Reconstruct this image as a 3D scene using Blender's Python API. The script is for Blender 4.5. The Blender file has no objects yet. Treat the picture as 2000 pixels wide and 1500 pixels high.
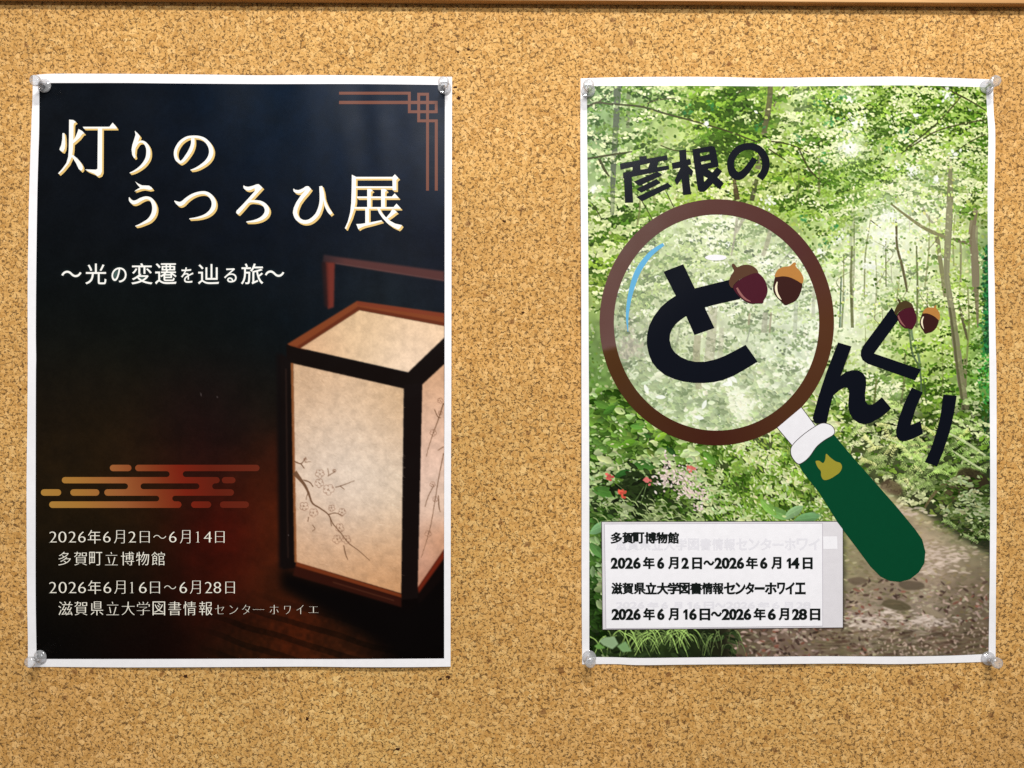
import bpy, math, random
import numpy as np
from mathutils import Vector, Matrix
from mathutils.geometry import delaunay_2d_cdt

random.seed(7)
RNG = np.random.default_rng(11)
SC = bpy.context.scene
COL = SC.collection

# ------------------------------------------------------------------ camera
W0, H0 = 2000.0, 1500.0            # the photograph's own pixel grid, used as a ruler on the board
F_PX = 1455.0
CAM_D = 0.522
cam_data = bpy.data.cameras.new('camera')
cam_data.sensor_fit = 'HORIZONTAL'
cam_data.angle_x = 2 * math.atan(1000.0 / F_PX)
cam_data.clip_start = 0.01
cam_data.clip_end = 50
cam = bpy.data.objects.new('camera', cam_data)
COL.objects.link(cam)
cam.location = (0, -CAM_D, 0)
ROLL, YAW, PITCH = math.radians(0.65), math.radians(0.6), math.radians(-0.2)
CAM_M = (Matrix.Rotation(YAW, 3, 'Z') @ Matrix.Rotation(math.radians(90) + PITCH, 3, 'X') @ Matrix.Rotation(ROLL, 3, 'Z'))
cam.rotation_euler = CAM_M.to_euler()
SC.camera = cam
CR = np.array(CAM_M)
CC = np.array([0, -CAM_D, 0])

# ------------------------------------------------------------------ light
world = bpy.data.worlds.new('World')
SC.world = world
world.use_nodes = True
wn, wl = world.node_tree.nodes, world.node_tree.links
bg = wn['Background']
tc = wn.new('ShaderNodeTexCoord'); sx = wn.new('ShaderNodeSeparateXYZ'); rp = wn.new('ShaderNodeValToRGB')
wl.new(tc.outputs['Generated'], sx.inputs[0])
mr = wn.new('ShaderNodeMapRange'); mr.inputs['From Min'].default_value = -1; mr.inputs['From Max'].default_value = 1
wl.new(sx.outputs['Z'], mr.inputs['Value']); wl.new(mr.outputs[0], rp.inputs[0])
rp.color_ramp.elements[0].color = (0.20, 0.18, 0.16, 1)
rp.color_ramp.elements[1].color = (0.62, 0.62, 0.60, 1)
wl.new(rp.outputs[0], bg.inputs['Color'])
bg.inputs['Strength'].default_value = 0.48


def area_lamp(name, loc, target, sx_, sy_, power, colour):
    d = bpy.data.lights.new(name, 'AREA')
    d.shape = 'RECTANGLE'; d.size = sx_; d.size_y = sy_
    d.energy = power; d.color = colour
    o = bpy.data.objects.new(name, d); COL.objects.link(o)
    o.location = loc
    o.rotation_euler = (Vector(target) - Vector(loc)).to_track_quat('-Z', 'Y').to_euler()
    return o


area_lamp('ceiling_lamp', (0.22, -1.05, 1.18), (0.0, 0, -0.05), 0.42, 0.11, 25.8, (1.0, 0.97, 0.93))
area_lamp('far_ceiling_lamp', (-0.15, -2.7, 1.35), (0, 0, 0.1), 1.2, 0.3, 37, (0.96, 0.98, 1.0))
SC.view_settings.view_transform = 'Standard'
SC.view_settings.look = 'None'
SC.view_settings.exposure = 0.0
SC.view_settings.gamma = 1.0
SC.view_settings.use_curve_mapping = False
SC.render.engine = 'CYCLES'
SC.cycles.use_denoising = False
SC.cycles.max_bounces = 10
SC.cycles.transmission_bounces = 10
SC.cycles.transparent_max_bounces = 24
SC.cycles.sample_clamp_indirect = 6.0


# ------------------------------------------------------------------ ruler: photo pixels -> board
def at(px, py, lift):
    """points standing 'lift' metres in front of the cork, measured along the view of the ruler grid"""
    px = np.asarray(px, float); py = np.asarray(py, float)
    lift = np.broadcast_to(np.asarray(lift, float), px.shape)
    d = np.stack([(px - W0 / 2) / F_PX, -(py - H0 / 2) / F_PX, -np.ones_like(px)], -1) @ CR.T
    t = (-lift - CC[1]) / d[..., 1]
    return CC + d * t[..., None]


def lin(c):
    c = np.asarray(c, float) / 255.0
    return np.where(c <= 0.04045, c / 12.92, ((c + 0.055) / 1.055) ** 2.4)


INK = 0.86                         # printed white against bare light
def ink(r, g, b):
    v = lin((r, g, b)) * INK
    return (float(v[0]), float(v[1]), float(v[2]), 1.0)


# ------------------------------------------------------------------ materials
def material(name):
    m = bpy.data.materials.new(name); m.use_nodes = True
    return m, m.node_tree.nodes, m.node_tree.links, m.node_tree.nodes['Principled BSDF']


def paper_bump(n, l, p, scale=900, strength=0.06):
    t = n.new('ShaderNodeTexCoord'); z = n.new('ShaderNodeTexNoise'); b = n.new('ShaderNodeBump')
    z.inputs['Scale'].default_value = scale; z.inputs['Detail'].default_value = 3
    b.inputs['Strength'].default_value = strength; b.inputs['Distance'].default_value = 0.0004
    l.new(t.outputs['Object'], z.inputs['Vector']); l.new(z.outputs['Fac'], b.inputs['Height']); l.new(b.outputs['Normal'], p.inputs['Normal'])


def mat_flat(name, rgb, rough=0.45, spec=0.4, bump=0.06):
    m, n, l, p = material(name)
    t = n.new('ShaderNodeTexCoord'); z = n.new('ShaderNodeTexNoise'); x = n.new('ShaderNodeMix'); x.data_type = 'RGBA'
    z.inputs['Scale'].default_value = 260; z.inputs['Detail'].default_value = 4
    l.new(t.outputs['Object'], z.inputs['Vector'])
    c = ink(*rgb)
    x.inputs['A'].default_value = tuple(v * 0.94 for v in c[:3]) + (1,)
    x.inputs['B'].default_value = tuple(min(1, v * 1.05) for v in c[:3]) + (1,)
    l.new(z.outputs['Fac'], x.inputs['Factor']); l.new(x.outputs['Result'], p.inputs['Base Color'])
    p.inputs['Roughness'].default_value = rough
    p.inputs['Specular IOR Level'].default_value = spec
    if bump: paper_bump(n, l, p, 900, bump)
    return m


def mat_print(name, rough=0.29, spec=0.075):
    m, n, l, p = material(name)
    a = n.new('ShaderNodeAttribute'); a.attribute_name = 'ink'
    l.new(a.outputs['Color'], p.inputs['Base Color'])
    t = n.new('ShaderNodeTexCoord'); z = n.new('ShaderNodeTexNoise'); r = n.new('ShaderNodeMapRange')
    z.inputs['Scale'].default_value = 45; z.inputs['Detail'].default_value = 5
    r.inputs['To Min'].default_value = rough - 0.08; r.inputs['To Max'].default_value = rough + 0.12
    l.new(t.outputs['Object'], z.inputs['Vector']); l.new(z.outputs['Fac'], r.inputs['Value']); l.new(r.outputs[0], p.inputs['Roughness'])
    p.inputs['Specular IOR Level'].default_value = spec
    paper_bump(n, l, p, 700, 0.025)
    return m


M_PAPER = mat_flat('white_paper', (252, 250, 252), 0.6, 0.25, 0.10)
M_SLIP = mat_flat('thin_slip_paper', (251, 249, 253), 0.6, 0.25, 0.10)
M_PANEL = mat_flat('panel_paper', (230, 226, 230), 0.55, 0.3)
M_PRINT = mat_print('glossy_toner_print')
M_WHITE_INK = mat_flat('unprinted_white', (255, 253, 246), 0.5, 0.35, 0)
M_DATE_INK = mat_flat('date_white', (250, 244, 228), 0.5, 0.35, 0)
M_GOLD = mat_flat('pale_gold_ink', (232, 196, 118), 0.45, 0.4, 0)
M_COPPER = mat_flat('copper_ink', (118, 70, 54), 0.32, 0.1, 0)
M_NAVY = mat_flat('navy_black_ink', (9, 13, 24), 0.27, 0.14, 0.02)
M_BLACK = mat_flat('black_ink', (10, 18, 16), 0.45, 0.2, 0)
M_GHOST = mat_flat('show_through_grey', (238, 236, 242), 0.6, 0.2, 0)
M_EDGE = mat_flat('cut_edge_grey', (168, 160, 172), 0.6, 0.2, 0)
M_HOLE = mat_flat('dark_pit', (62, 34, 18), 0.8, 0.1, 0)
M_LINE = mat_flat('hairline_ink', (60, 50, 50), 0.5, 0.3, 0)
M_GREEN = mat_flat('dark_green_ink', (2, 70, 42), 0.3, 0.14, 0.02)
M_COLLAR = mat_flat('collar_white', (240, 238, 242), 0.5, 0.3)
M_OLIVE = mat_flat('olive_ink', (158, 148, 42), 0.4, 0.4, 0)
M_BLUE = mat_flat('sky_blue_ink', (92, 172, 214), 0.45, 0.35, 0)
M_CAP_BROWN = mat_flat('umber_ink', (88, 58, 40), 0.32, 0.2, 0)
M_CAP_DARK = mat_flat('olive_umber_ink', (72, 56, 30), 0.32, 0.2, 0)
M_CAP_TAN = mat_flat('ochre_ink', (184, 126, 62), 0.32, 0.2, 0)
M_NUT_PLUM = mat_flat('plum_ink', (72, 18, 34), 0.32, 0.2, 0)
M_NUT_DARK = mat_flat('chestnut_ink', (56, 24, 20), 0.32, 0.2, 0)
M_GLINT_PINK = mat_flat('dusty_pink_ink', (150, 92, 88), 0.4, 0.4, 0)
M_GLINT_CREAM = mat_flat('cream_ink', (248, 234, 200), 0.4, 0.4, 0)
M_RIM = mat_print('brown_rim_print', 0.28, 0.22)


def mat_cork():
    m, n, l, p = material('granulated_cork')
    t = n.new('ShaderNodeTexCoord')

    def mix(fac, a, b, mode='MIX'):
        x = n.new('ShaderNodeMix'); x.data_type = 'RGBA'; x.blend_type = mode
        for sock, v in (('Factor', fac), ('A', a), ('B', b)):
            if isinstance(v, (int, float)): x.inputs[sock].default_value = v
            elif isinstance(v, tuple): x.inputs[sock].default_value = v
            else: l.new(v, x.inputs[sock])
        return x.outputs['Result']

    def noise(scale, detail=3, vec=None, rough=0.55):
        z = n.new('ShaderNodeTexNoise'); z.inputs['Scale'].default_value = scale
        z.inputs['Detail'].default_value = detail; z.inputs['Roughness'].default_value = rough
        l.new(vec or t.outputs['Object'], z.inputs['Vector']); return z

    def ramp(src, stops):
        r = n.new('ShaderNodeValToRGB'); e = r.color_ramp.elements
        while len(e) < len(stops): e.new(0.5)
        for k, (pos, c) in enumerate(stops):
            e[k].position = pos; e[k].color = c if isinstance(c, tuple) else (c, c, c, 1)
        l.new(src, r.inputs[0]); return r.outputs[0]

    def maths(op, a, b):
        x = n.new('ShaderNodeMath'); x.operation = op
        for k, v in enumerate((a, b)):
            if isinstance(v, (int, float)): x.inputs[k].default_value = v
            else: l.new(v, x.inputs[k])
        return x.outputs[0]

    # warped coordinates make the crumbs ragged
    w = noise(230, 3); vm = n.new('ShaderNodeVectorMath'); vm.operation = 'MULTIPLY_ADD'
    sub = n.new('ShaderNodeVectorMath'); sub.operation = 'SUBTRACT'; sub.inputs[1].default_value = (0.5, 0.5, 0.5)
    l.new(w.outputs['Color'], sub.inputs[0]); l.new(sub.outputs[0], vm.inputs[0])
    vm.inputs[1].default_value = (0.006, 0.006, 0.006); l.new(t.outputs['Object'], vm.inputs[2])
    P = vm.outputs[0]

    def voro(scale, feature):
        v = n.new('ShaderNodeTexVoronoi'); v.feature = feature; v.inputs['Scale'].default_value = scale
        l.new(P, v.inputs['Vector']); return v
    v1 = voro(300, 'F1'); e1 = voro(300, 'DISTANCE_TO_EDGE')
    v2 = voro(640, 'F1'); e2 = voro(640, 'DISTANCE_TO_EDGE')
    tone = ramp(v1.outputs['Color'], [(0.15, (0.470, 0.236, 0.056, 1)), (0.42, (0.629, 0.347, 0.101, 1)), (0.68, (0.699, 0.399, 0.130, 1)), (0.92, (0.837, 0.530, 0.215, 1))])
    tone2 = ramp(v2.outputs['Color'], [(0.2, (0.459, 0.234, 0.058, 1)), (0.55, (0.679, 0.386, 0.121, 1)), (0.88, (0.858, 0.548, 0.230, 1))])
    c = mix(0.38, tone, tone2)
    g = noise(1500, 3)
    c = mix(0.55, c, ramp(g.outputs['Fac'], [(0.28, (0.36, 0.34, 0.32, 1)), (0.72, (0.72, 0.71, 0.69, 1))]), 'OVERLAY')
    blot = noise(9, 5)
    c = mix(maths('MULTIPLY', ramp(blot.outputs['Fac'], [(0.4, 0.0), (0.75, 1.0)]), 0.4), c, (0.360, 0.180, 0.050, 1))
    big = noise(4.0, 4)
    c = mix(0.5, c, ramp(big.outputs['Fac'], [(0.3, (0.39, 0.375, 0.35, 1)), (0.7, (0.58, 0.585, 0.59, 1))]), 'OVERLAY')
    # dark crevices along some of the crumb edges
    gate = noise(420, 2)
    crev = maths('MULTIPLY', ramp(e1.outputs['Distance'], [(0.02, 1.0), (0.13, 0.0)]), ramp(gate.outputs['Fac'], [(0.50, 0.0), (0.57, 1.0)]))
    gate2 = noise(560, 2)
    crev2 = maths('MULTIPLY', ramp(e2.outputs['Distance'], [(0.03, 1.0), (0.17, 0.0)]), ramp(gate2.outputs['Fac'], [(0.56, 0.0), (0.63, 1.0)]))
    crack = maths('MAXIMUM', crev, crev2)
    c = mix(maths('MULTIPLY', crack, 0.88), c, (0.085, 0.036, 0.010, 1))
    # bark flecks
    vf = voro(160, 'F1'); sp = n.new('ShaderNodeSeparateColor'); l.new(vf.outputs['Color'], sp.inputs[0])
    fleck = maths('MULTIPLY', ramp(sp.outputs[0], [(0.955, 0.0), (0.965, 1.0)]), ramp(vf.outputs['Distance'], [(0.22, 1.0), (0.38, 0.0)]))
    c = mix(maths('MULTIPLY', fleck, 0.75), c, (0.169, 0.061, 0.014, 1))
    l.new(c, p.inputs['Base Color'])
    p.inputs['Roughness'].default_value = 0.78
    p.inputs['Specular IOR Level'].default_value = 0.25
    h = maths('SUBTRACT', maths('MULTIPLY', v1.outputs['Distance'], -0.35), crack)
    h = maths('ADD', h, maths('MULTIPLY', g.outputs['Fac'], 0.35))
    b = n.new('ShaderNodeBump'); b.inputs['Strength'].default_value = 0.55; b.inputs['Distance'].default_value = 0.0009
    l.new(h, b.inputs['Height']); l.new(b.outputs['Normal'], p.inputs['Normal'])
    return m


def mat_wood():
    m, n, l, p = material('varnished_pale_wood')
    t = n.new('ShaderNodeTexCoord'); mp = n.new('ShaderNodeMapping'); z = n.new('ShaderNodeTexNoise'); r = n.new('ShaderNodeValToRGB')
    mp.inputs['Scale'].default_value = (6, 160, 160)
    z.inputs['Scale'].default_value = 1.6; z.inputs['Detail'].default_value = 6
    l.new(t.outputs['Object'], mp.inputs['Vector']); l.new(mp.outputs[0], z.inputs['Vector']); l.new(z.outputs['Fac'], r.inputs[0])
    r.color_ramp.elements[0].position = 0.3; r.color_ramp.elements[0].color = (0.42, 0.20, 0.062, 1)
    r.color_ramp.elements[1].position = 0.7; r.color_ramp.elements[1].color = (0.70, 0.41, 0.17, 1)
    l.new(r.outputs[0], p.inputs['Base Color'])
    p.inputs['Roughness'].default_value = 0.35
    return m


def mat_clear():
    m, n, l, p = material('clear_plastic')
    n.remove(p); out = n['Material Output']
    tr = n.new('ShaderNodeBsdfTransparent'); tr.inputs['Color'].default_value = (0.95, 0.955, 0.965, 1)
    gl = n.new('ShaderNodeBsdfGlossy'); df = n.new('ShaderNodeBsdfDiffuse'); df.inputs['Color'].default_value = (0.95, 0.955, 0.97, 1)
    lw = n.new('ShaderNodeLayerWeight'); lw.inputs['Blend'].default_value = 0.5
    z = n.new('ShaderNodeTexNoise'); t = n.new('ShaderNodeTexCoord'); z.inputs['Scale'].default_value = 320
    r = n.new('ShaderNodeMapRange'); r.inputs['To Min'].default_value = 0.04; r.inputs['To Max'].default_value = 0.10
    l.new(t.outputs['Object'], z.inputs['Vector']); l.new(z.outputs['Fac'], r.inputs['Value']); l.new(r.outputs[0], gl.inputs['Roughness'])
    pw = n.new('ShaderNodeMath'); pw.operation = 'POWER'; pw.inputs[1].default_value = 1.8
    l.new(lw.outputs['Facing'], pw.inputs[0])
    def ma(k, a):
        x = n.new('ShaderNodeMath'); x.operation = 'MULTIPLY_ADD'; x.inputs[1].default_value = k; x.inputs[2].default_value = a
        l.new(pw.outputs[0], x.inputs[0]); return x.outputs[0]
    cr = n.new('ShaderNodeValToRGB'); e = cr.color_ramp.elements  # dark rims of internal reflection put into the tint by facing angle
    e[0].position = 0.0; e[0].color = (0.96, 0.965, 0.97, 1); e[1].position = 1.0; e[1].color = (0.72, 0.73, 0.75, 1)
    for pos_, v_ in ((0.5, 0.93), (0.72, 0.40), (0.88, 0.34)):
        k_ = e.new(pos_); k_.color = (v_, v_, v_ * 1.02, 1)
    l.new(lw.outputs['Facing'], cr.inputs[0]); l.new(cr.outputs[0], tr.inputs['Color'])
    m1 = n.new('ShaderNodeMixShader'); m2 = n.new('ShaderNodeMixShader')
    l.new(ma(0.34, 0.17), m1.inputs['Fac']); l.new(tr.outputs[0], m1.inputs[1]); l.new(df.outputs[0], m1.inputs[2])
    l.new(ma(0.42, 0.09), m2.inputs['Fac']); l.new(m1.outputs[0], m2.inputs[1]); l.new(gl.outputs[0], m2.inputs[2]); l.new(m2.outputs[0], out.inputs['Surface'])
    return m


def mat_steel():
    m, n, l, p = material('bright_steel')
    z = n.new('ShaderNodeTexNoise'); r = n.new('ShaderNodeMapRange'); z.inputs['Scale'].default_value = 400
    r.inputs['To Min'].default_value = 0.2; r.inputs['To Max'].default_value = 0.35
    l.new(z.outputs['Fac'], r.inputs['Value']); l.new(r.outputs[0], p.inputs['Roughness'])
    p.inputs['Base Color'].default_value = (0.62, 0.62, 0.63, 1); p.inputs['Metallic'].default_value = 1.0
    return m


M_CORK, M_WOOD, M_CLEAR, M_STEEL = mat_cork(), mat_wood(), mat_clear(), mat_steel()


# ------------------------------------------------------------------ object helpers
def empty(name, loc, label, cat, group=None):
    o = bpy.data.objects.new(name, None); COL.objects.link(o)
    o.empty_display_size = 0.02
    o.location = loc
    o['label'] = label; o['category'] = cat
    if group: o['group'] = group
    return o


def link_mesh(name, verts, faces, mat, parent=None, colours=None, smooth=False):
    me = bpy.data.meshes.new(name)
    verts = np.asarray(verts, float)
    if parent is not None: verts = verts - np.array(parent_origin(parent))
    if isinstance(faces, np.ndarray):
        k = faces.shape[1]
        me.vertices.add(len(verts)); me.vertices.foreach_set('co', verts.astype(np.float32).ravel())
        me.loops.add(faces.size); me.loops.foreach_set('vertex_index', faces.astype(np.int32).ravel())
        me.polygons.add(len(faces)); me.polygons.foreach_set('loop_start', np.arange(0, faces.size, k, dtype=np.int32))
        me.update(calc_edges=True)
    else:
        me.from_pydata([tuple(v) for v in verts], [], [tuple(f) for f in faces]); me.update()
    if colours is not None:
        a = me.color_attributes.new('ink', 'FLOAT_COLOR', 'POINT')
        c = np.ones((len(verts), 4), np.float32); c[:, :3] = colours
        a.data.foreach_set('color', c.ravel())
    me.validate()
    if smooth: me.polygons.foreach_set('use_smooth', np.ones(len(me.polygons), bool))
    me.materials.append(mat)
    o = bpy.data.objects.new(name, me); COL.objects.link(o)
    if parent is not None: o.parent = parent
    return o


def parent_origin(o):
    p = Vector((0, 0, 0))
    while o is not None: p = p + o.location; o = o.parent
    return tuple(p)


def box_mesh(name, lo, hi, mat, parent, bevel=0.0):
    x0, y0, z0 = lo; x1, y1, z1 = hi
    v = [(x0, y0, z0), (x1, y0, z0), (x1, y1, z0), (x0, y1, z0), (x0, y0, z1), (x1, y0, z1), (x1, y1, z1), (x0, y1, z1)]
    f = [(0, 3, 2, 1), (4, 5, 6, 7), (0, 1, 5, 4), (1, 2, 6, 5), (2, 3, 7, 6), (3, 0, 4, 7)]
    o = link_mesh(name, v, f, mat, parent)
    if bevel:
        b = o.modifiers.new('bevel', 'BEVEL'); b.width = bevel; b.segments = 3
    return o


# ------------------------------------------------------------------ 2-D drawing
def winding(px, py, loop):
    """winding number of points inside one closed loop"""
    a = np.asarray(loop, float); b = np.roll(a, -1, 0)
    wn_ = np.zeros(px.shape, int)
    for (x0, y0), (x1, y1) in zip(a, b):
        if y0 == y1: continue
        up = (y0 <= py) & (y1 > py); dn = (y0 > py) & (y1 <= py)
        cr = (x1 - x0) * (py - y0) - (px - x0) * (y1 - y0)
        wn_ += (up & (cr > 0)).astype(int) - (dn & (cr < 0)).astype(int)
    return wn_


def densify(loop, step):
    out = []
    L = len(loop)
    for i in range(L):
        a, b = np.array(loop[i], float), np.array(loop[(i + 1) % L], float)
        k = max(1, int(math.ceil(np.hypot(*(b - a)) / step)))
        for j in range(k): out.append(tuple(a + (b - a) * j / k))
    return out


def spline(pts, n=6, closed=False):
    """Catmull-Rom through points of any dimension"""
    P = [np.array(p, float) for p in pts]; out = []
    N = len(P)
    for i in range(N if closed else N - 1):
        if closed: p0, p1, p2, p3 = P[(i - 1) % N], P[i], P[(i + 1) % N], P[(i + 2) % N]
        else:
            p1, p2 = P[i], P[i + 1]
            p0 = P[i - 1] if i else 2 * p1 - p2
            p3 = P[i + 2] if i + 2 < N else 2 * p2 - p1
        for j in range(n):
            t = j / n
            out.append(0.5 * (2 * p1 + (p2 - p0) * t + (2 * p0 - 5 * p1 + 4 * p2 - p3) * t * t + (3 * p1 - p0 - 3 * p2 + p3) * t ** 3))
    if not closed: out.append(P[-1])
    return out


def stroke(pts, n=6):
    """brush stroke: (x, y, width) centre points -> closed outline"""
    S = np.array(spline(pts, n))
    d = np.gradient(S[:, :2], axis=0); d /= np.maximum(np.hypot(d[:, 0], d[:, 1])[:, None], 1e-9)
    nrm = np.stack([-d[:, 1], d[:, 0]], 1) * (np.maximum(S[:, 2:3], 0.2) / 2)
    return [tuple(p) for p in S[:, :2] + nrm] + [tuple(p) for p in (S[:, :2] - nrm)[::-1]]


def xf(loop, k, ox, oy):
    return [(ox + x / k, oy + y / k) for x, y in loop]


def fill(shapes, step=9.0):
    """shapes: list of shapes, a shape is a list of loops (non-zero winding). -> 2-D verts, triangles of their union"""
    V, Ed = [], []
    for sh in shapes:
        for lp in sh:
            d = densify(lp, step); b = len(V)
            V += d; Ed += [(b + i, b + (i + 1) % len(d)) for i in range(len(d))]
    A = np.array(V); lo, hi = A.min(0), A.max(0)
    gx = np.arange(lo[0] + step * 0.53, hi[0], step); gy = np.arange(lo[1] + step * 0.47, hi[1], step)
    extra = []
    if len(gx) and len(gy):
        GX, GY = np.meshgrid(gx, gy); GX = GX.ravel(); GY = GY.ravel()
        ins = np.zeros(GX.shape, bool)
        for sh in shapes:
            w = sum(winding(GX, GY, lp) for lp in sh); ins |= w != 0
        extra = list(zip(GX[ins], GY[ins]))
    co = [Vector((float(x), float(y))) for x, y in V + extra]
    vs, _, fs, _, _, _ = delaunay_2d_cdt(co, Ed, [], 0, 1e-4)
    vs = np.array([(v.x, v.y) for v in vs]); fs = np.array([f for f in fs if len(f) == 3])
    c = vs[fs].mean(1)
    ins = np.zeros(len(c), bool)
    for sh in shapes:
        w = sum(winding(c[:, 0], c[:, 1], lp) for lp in sh); ins |= w != 0
    fs = fs[ins]
    used, inv = np.unique(fs, return_inverse=True)
    return vs[used], inv.reshape(fs.shape)


def orient(v3, f):
    """faces turned towards the room (-Y)"""
    a, b, c = v3[f[:, 0]], v3[f[:, 1]], v3[f[:, 2]]
    ny = np.cross(b - a, c - a)[:, 1]
    f = f.copy(); f[ny > 0] = f[ny > 0][:, ::-1]
    return f


class Paper:
    """a sheet with its own gentle curl: lift(px, py) in metres off the cork"""
    def __init__(self, lift): self.lift = lift
    def pts(self, px, py, layer): return at(px, py, self.lift(np.asarray(px, float), np.asarray(py, float)) + layer * 1e-4)

    def normals(self, x, y, layer=0):
        e = 1.5
        a = self.pts(x + e, y, layer) - self.pts(x - e, y, layer); b = self.pts(x, y + e, layer) - self.pts(x, y - e, layer)
        n = np.cross(a, b); n /= np.maximum(np.linalg.norm(n, axis=1), 1e-12)[:, None]
        n[n[:, 1] > 0] *= -1
        return n

    def shape(self, name, shapes, mat, parent, layer, colour=None, step=9.0):
        if shapes and not isinstance(shapes[0][0], list): shapes = [[s] for s in shapes]
        v, f = fill(shapes, step)
        v3 = self.pts(v[:, 0], v[:, 1], layer)
        cols = colour(v[:, 0], v[:, 1]) if colour else None
        o = link_mesh(name, v3, orient(v3, f), mat, parent, cols, smooth=True)
        o.data.normals_split_custom_set_from_vertices(self.normals(v[:, 0], v[:, 1]))
        return o

    def glyphs(self, name, boxes, mat, parent, layer, thin=(0, 0)):
        VV, FF, b = [], [], 0
        for ch, x0, y0, x1, y1 in boxes:
            lp = glyph(ch, x0, y0, x1, y1, thin(ch) if callable(thin) else thin)
            v, f = fill([lp], 6.0)
            VV.append(v); FF.append(f + b); b += len(v)
        v = np.concatenate(VV); f = np.concatenate(FF)
        v3 = self.pts(v[:, 0], v[:, 1], layer)
        o = link_mesh(name, v3, orient(v3, f), mat, parent, None, smooth=True)
        o.data.normals_split_custom_set_from_vertices(self.normals(v[:, 0], v[:, 1]))
        return o


# lettering comes from Blender's own built-in typeface, reshaped glyph by glyph
_gl = {}
def raw_glyph(ch):
    if ch in _gl: return _gl[ch]
    c = bpy.data.curves.new('glyph', 'FONT'); c.body = ch
    o = bpy.data.objects.new('glyph', c); COL.objects.link(o)
    k = o.to_curve(bpy.context.evaluated_depsgraph_get())
    loops = []
    for s in k.splines:
        bp = s.bezier_points; N = len(bp); lp = []
        for i in range(N):
            a, b = bp[i], bp[(i + 1) % N]
            p0, p1, p2, p3 = (np.array(q[:2]) for q in (a.co, a.handle_right, b.handle_left, b.co))
            straight = abs(np.cross(p3 - p0, p1 - p0)) < 1e-5 and abs(np.cross(p3 - p0, p2 - p0)) < 1e-5
            m = 1 if straight else 6
            for j in range(m):
                t = j / m
                lp.append((1 - t) ** 3 * p0 + 3 * (1 - t) ** 2 * t * p1 + 3 * (1 - t) * t * t * p2 + t ** 3 * p3)
        cl = [lp[0]]
        for q in lp[1:]:
            if np.hypot(*(q - cl[-1])) > 1e-4: cl.append(q)
        if np.hypot(*(cl[0] - cl[-1])) < 1e-4: cl.pop()
        loops.append(np.array(cl))
    o.to_curve_clear()
    bpy.data.objects.remove(o); bpy.data.curves.remove(c)
    _gl[ch] = loops
    return loops


ONE = {True: [np.array([(0.1, 0.0), (0.9, 0.0), (0.9, 0.07), (0.66, 0.09), (0.66, 1.0), (0.56, 1.0), (0.08, 0.9), (0.08, 0.83), (0.40, 0.86), (0.40, 0.09), (0.1, 0.07)])],
       False: [np.array([(0.45, 0.0), (0.95, 0.0), (0.95, 1.0), (0.55, 1.0), (0.0, 0.80), (0.0, 0.62), (0.45, 0.70)])]}


def glyph(ch, x0, y0, x1, y1, thin):
    loops = raw_glyph(ch) if ch != '1' else ONE[thin[0] > 0]
    al = np.concatenate(loops); lo, hi = al.min(0), al.max(0)
    sx_, sy_ = (x1 - x0) / max(hi[0] - lo[0], 1e-6), (y1 - y0) / max(hi[1] - lo[1], 1e-6)
    P = [np.stack([x0 + (q[:, 0] - lo[0]) * sx_, y1 - (q[:, 1] - lo[1]) * sy_], 1) for q in loops]
    area = sum(0.5 * np.sum(q[:, 0] * np.roll(q[:, 1], -1) - np.roll(q[:, 0], -1) * q[:, 1]) for q in P)
    if thin == (0, 0): return [[tuple(p) for p in q] for q in P]
    out = []
    for q in P:
        e = np.roll(q, -1, 0) - q; L = np.maximum(np.hypot(e[:, 0], e[:, 1]), 1e-9)[:, None]; e = e / L
        nn = np.stack([-e[:, 1], e[:, 0]], 1) * (1 if area > 0 else -1)     # inwards
        d = np.hypot(nn[:, 0] * thin[0], nn[:, 1] * thin[1]) * (1 if thin[0] >= 0 else -1)
        n0, d0 = np.roll(nn, 1, 0), np.roll(d, 1)
        det = n0[:, 0] * nn[:, 1] - n0[:, 1] * nn[:, 0]
        ok = np.abs(det) > 0.35
        sd = np.where(ok, det, 1)
        mx = np.where(ok, (d0 * nn[:, 1] - d * n0[:, 1]) / sd, (n0[:, 0] * d0 + nn[:, 0] * d) / 2)
        my = np.where(ok, (n0[:, 0] * d - nn[:, 0] * d0) / sd, (n0[:, 1] * d0 + nn[:, 1] * d) / 2)
        out.append([tuple(p) for p in q + np.stack([mx, my], 1)])
    return out


# ------------------------------------------------------------------ painting the printed pictures
def value_noise(h, w, cell, seed=None):
    gh, gw = int(h / cell) + 3, int(w / cell) + 3
    g = RNG.random((gh, gw))
    y = np.arange(h) / cell; x = np.arange(w) / cell
    yi, xi = y.astype(int), x.astype(int); fy, fx = y - yi, x - xi
    fy = fy * fy * (3 - 2 * fy); fx = fx * fx * (3 - 2 * fx)
    a = g[yi][:, xi] * (1 - fx) + g[yi][:, xi + 1] * fx
    b = g[yi + 1][:, xi] * (1 - fx) + g[yi + 1][:, xi + 1] * fx
    return a * (1 - fy[:, None]) + b * fy[:, None]


def blur(a, s):
    h, w = a.shape[:2]; p = int(4 * s) + 1
    pad = ((p, p), (p, p)) + ((0, 0),) * (a.ndim - 2)
    b = np.pad(a, pad, mode='edge')
    fy = np.fft.fftfreq(b.shape[0]); fx = np.fft.rfftfreq(b.shape[1])
    k = np.exp(-2 * (math.pi * s) ** 2 * (fy[:, None] ** 2 + fx[None] ** 2))
    if a.ndim == 3: k = k[..., None]
    r = np.fft.irfft2(np.fft.rfft2(b, axes=(0, 1)) * k, s=b.shape[:2], axes=(0, 1))
    return r[p:p + h, p:p + w]


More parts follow.
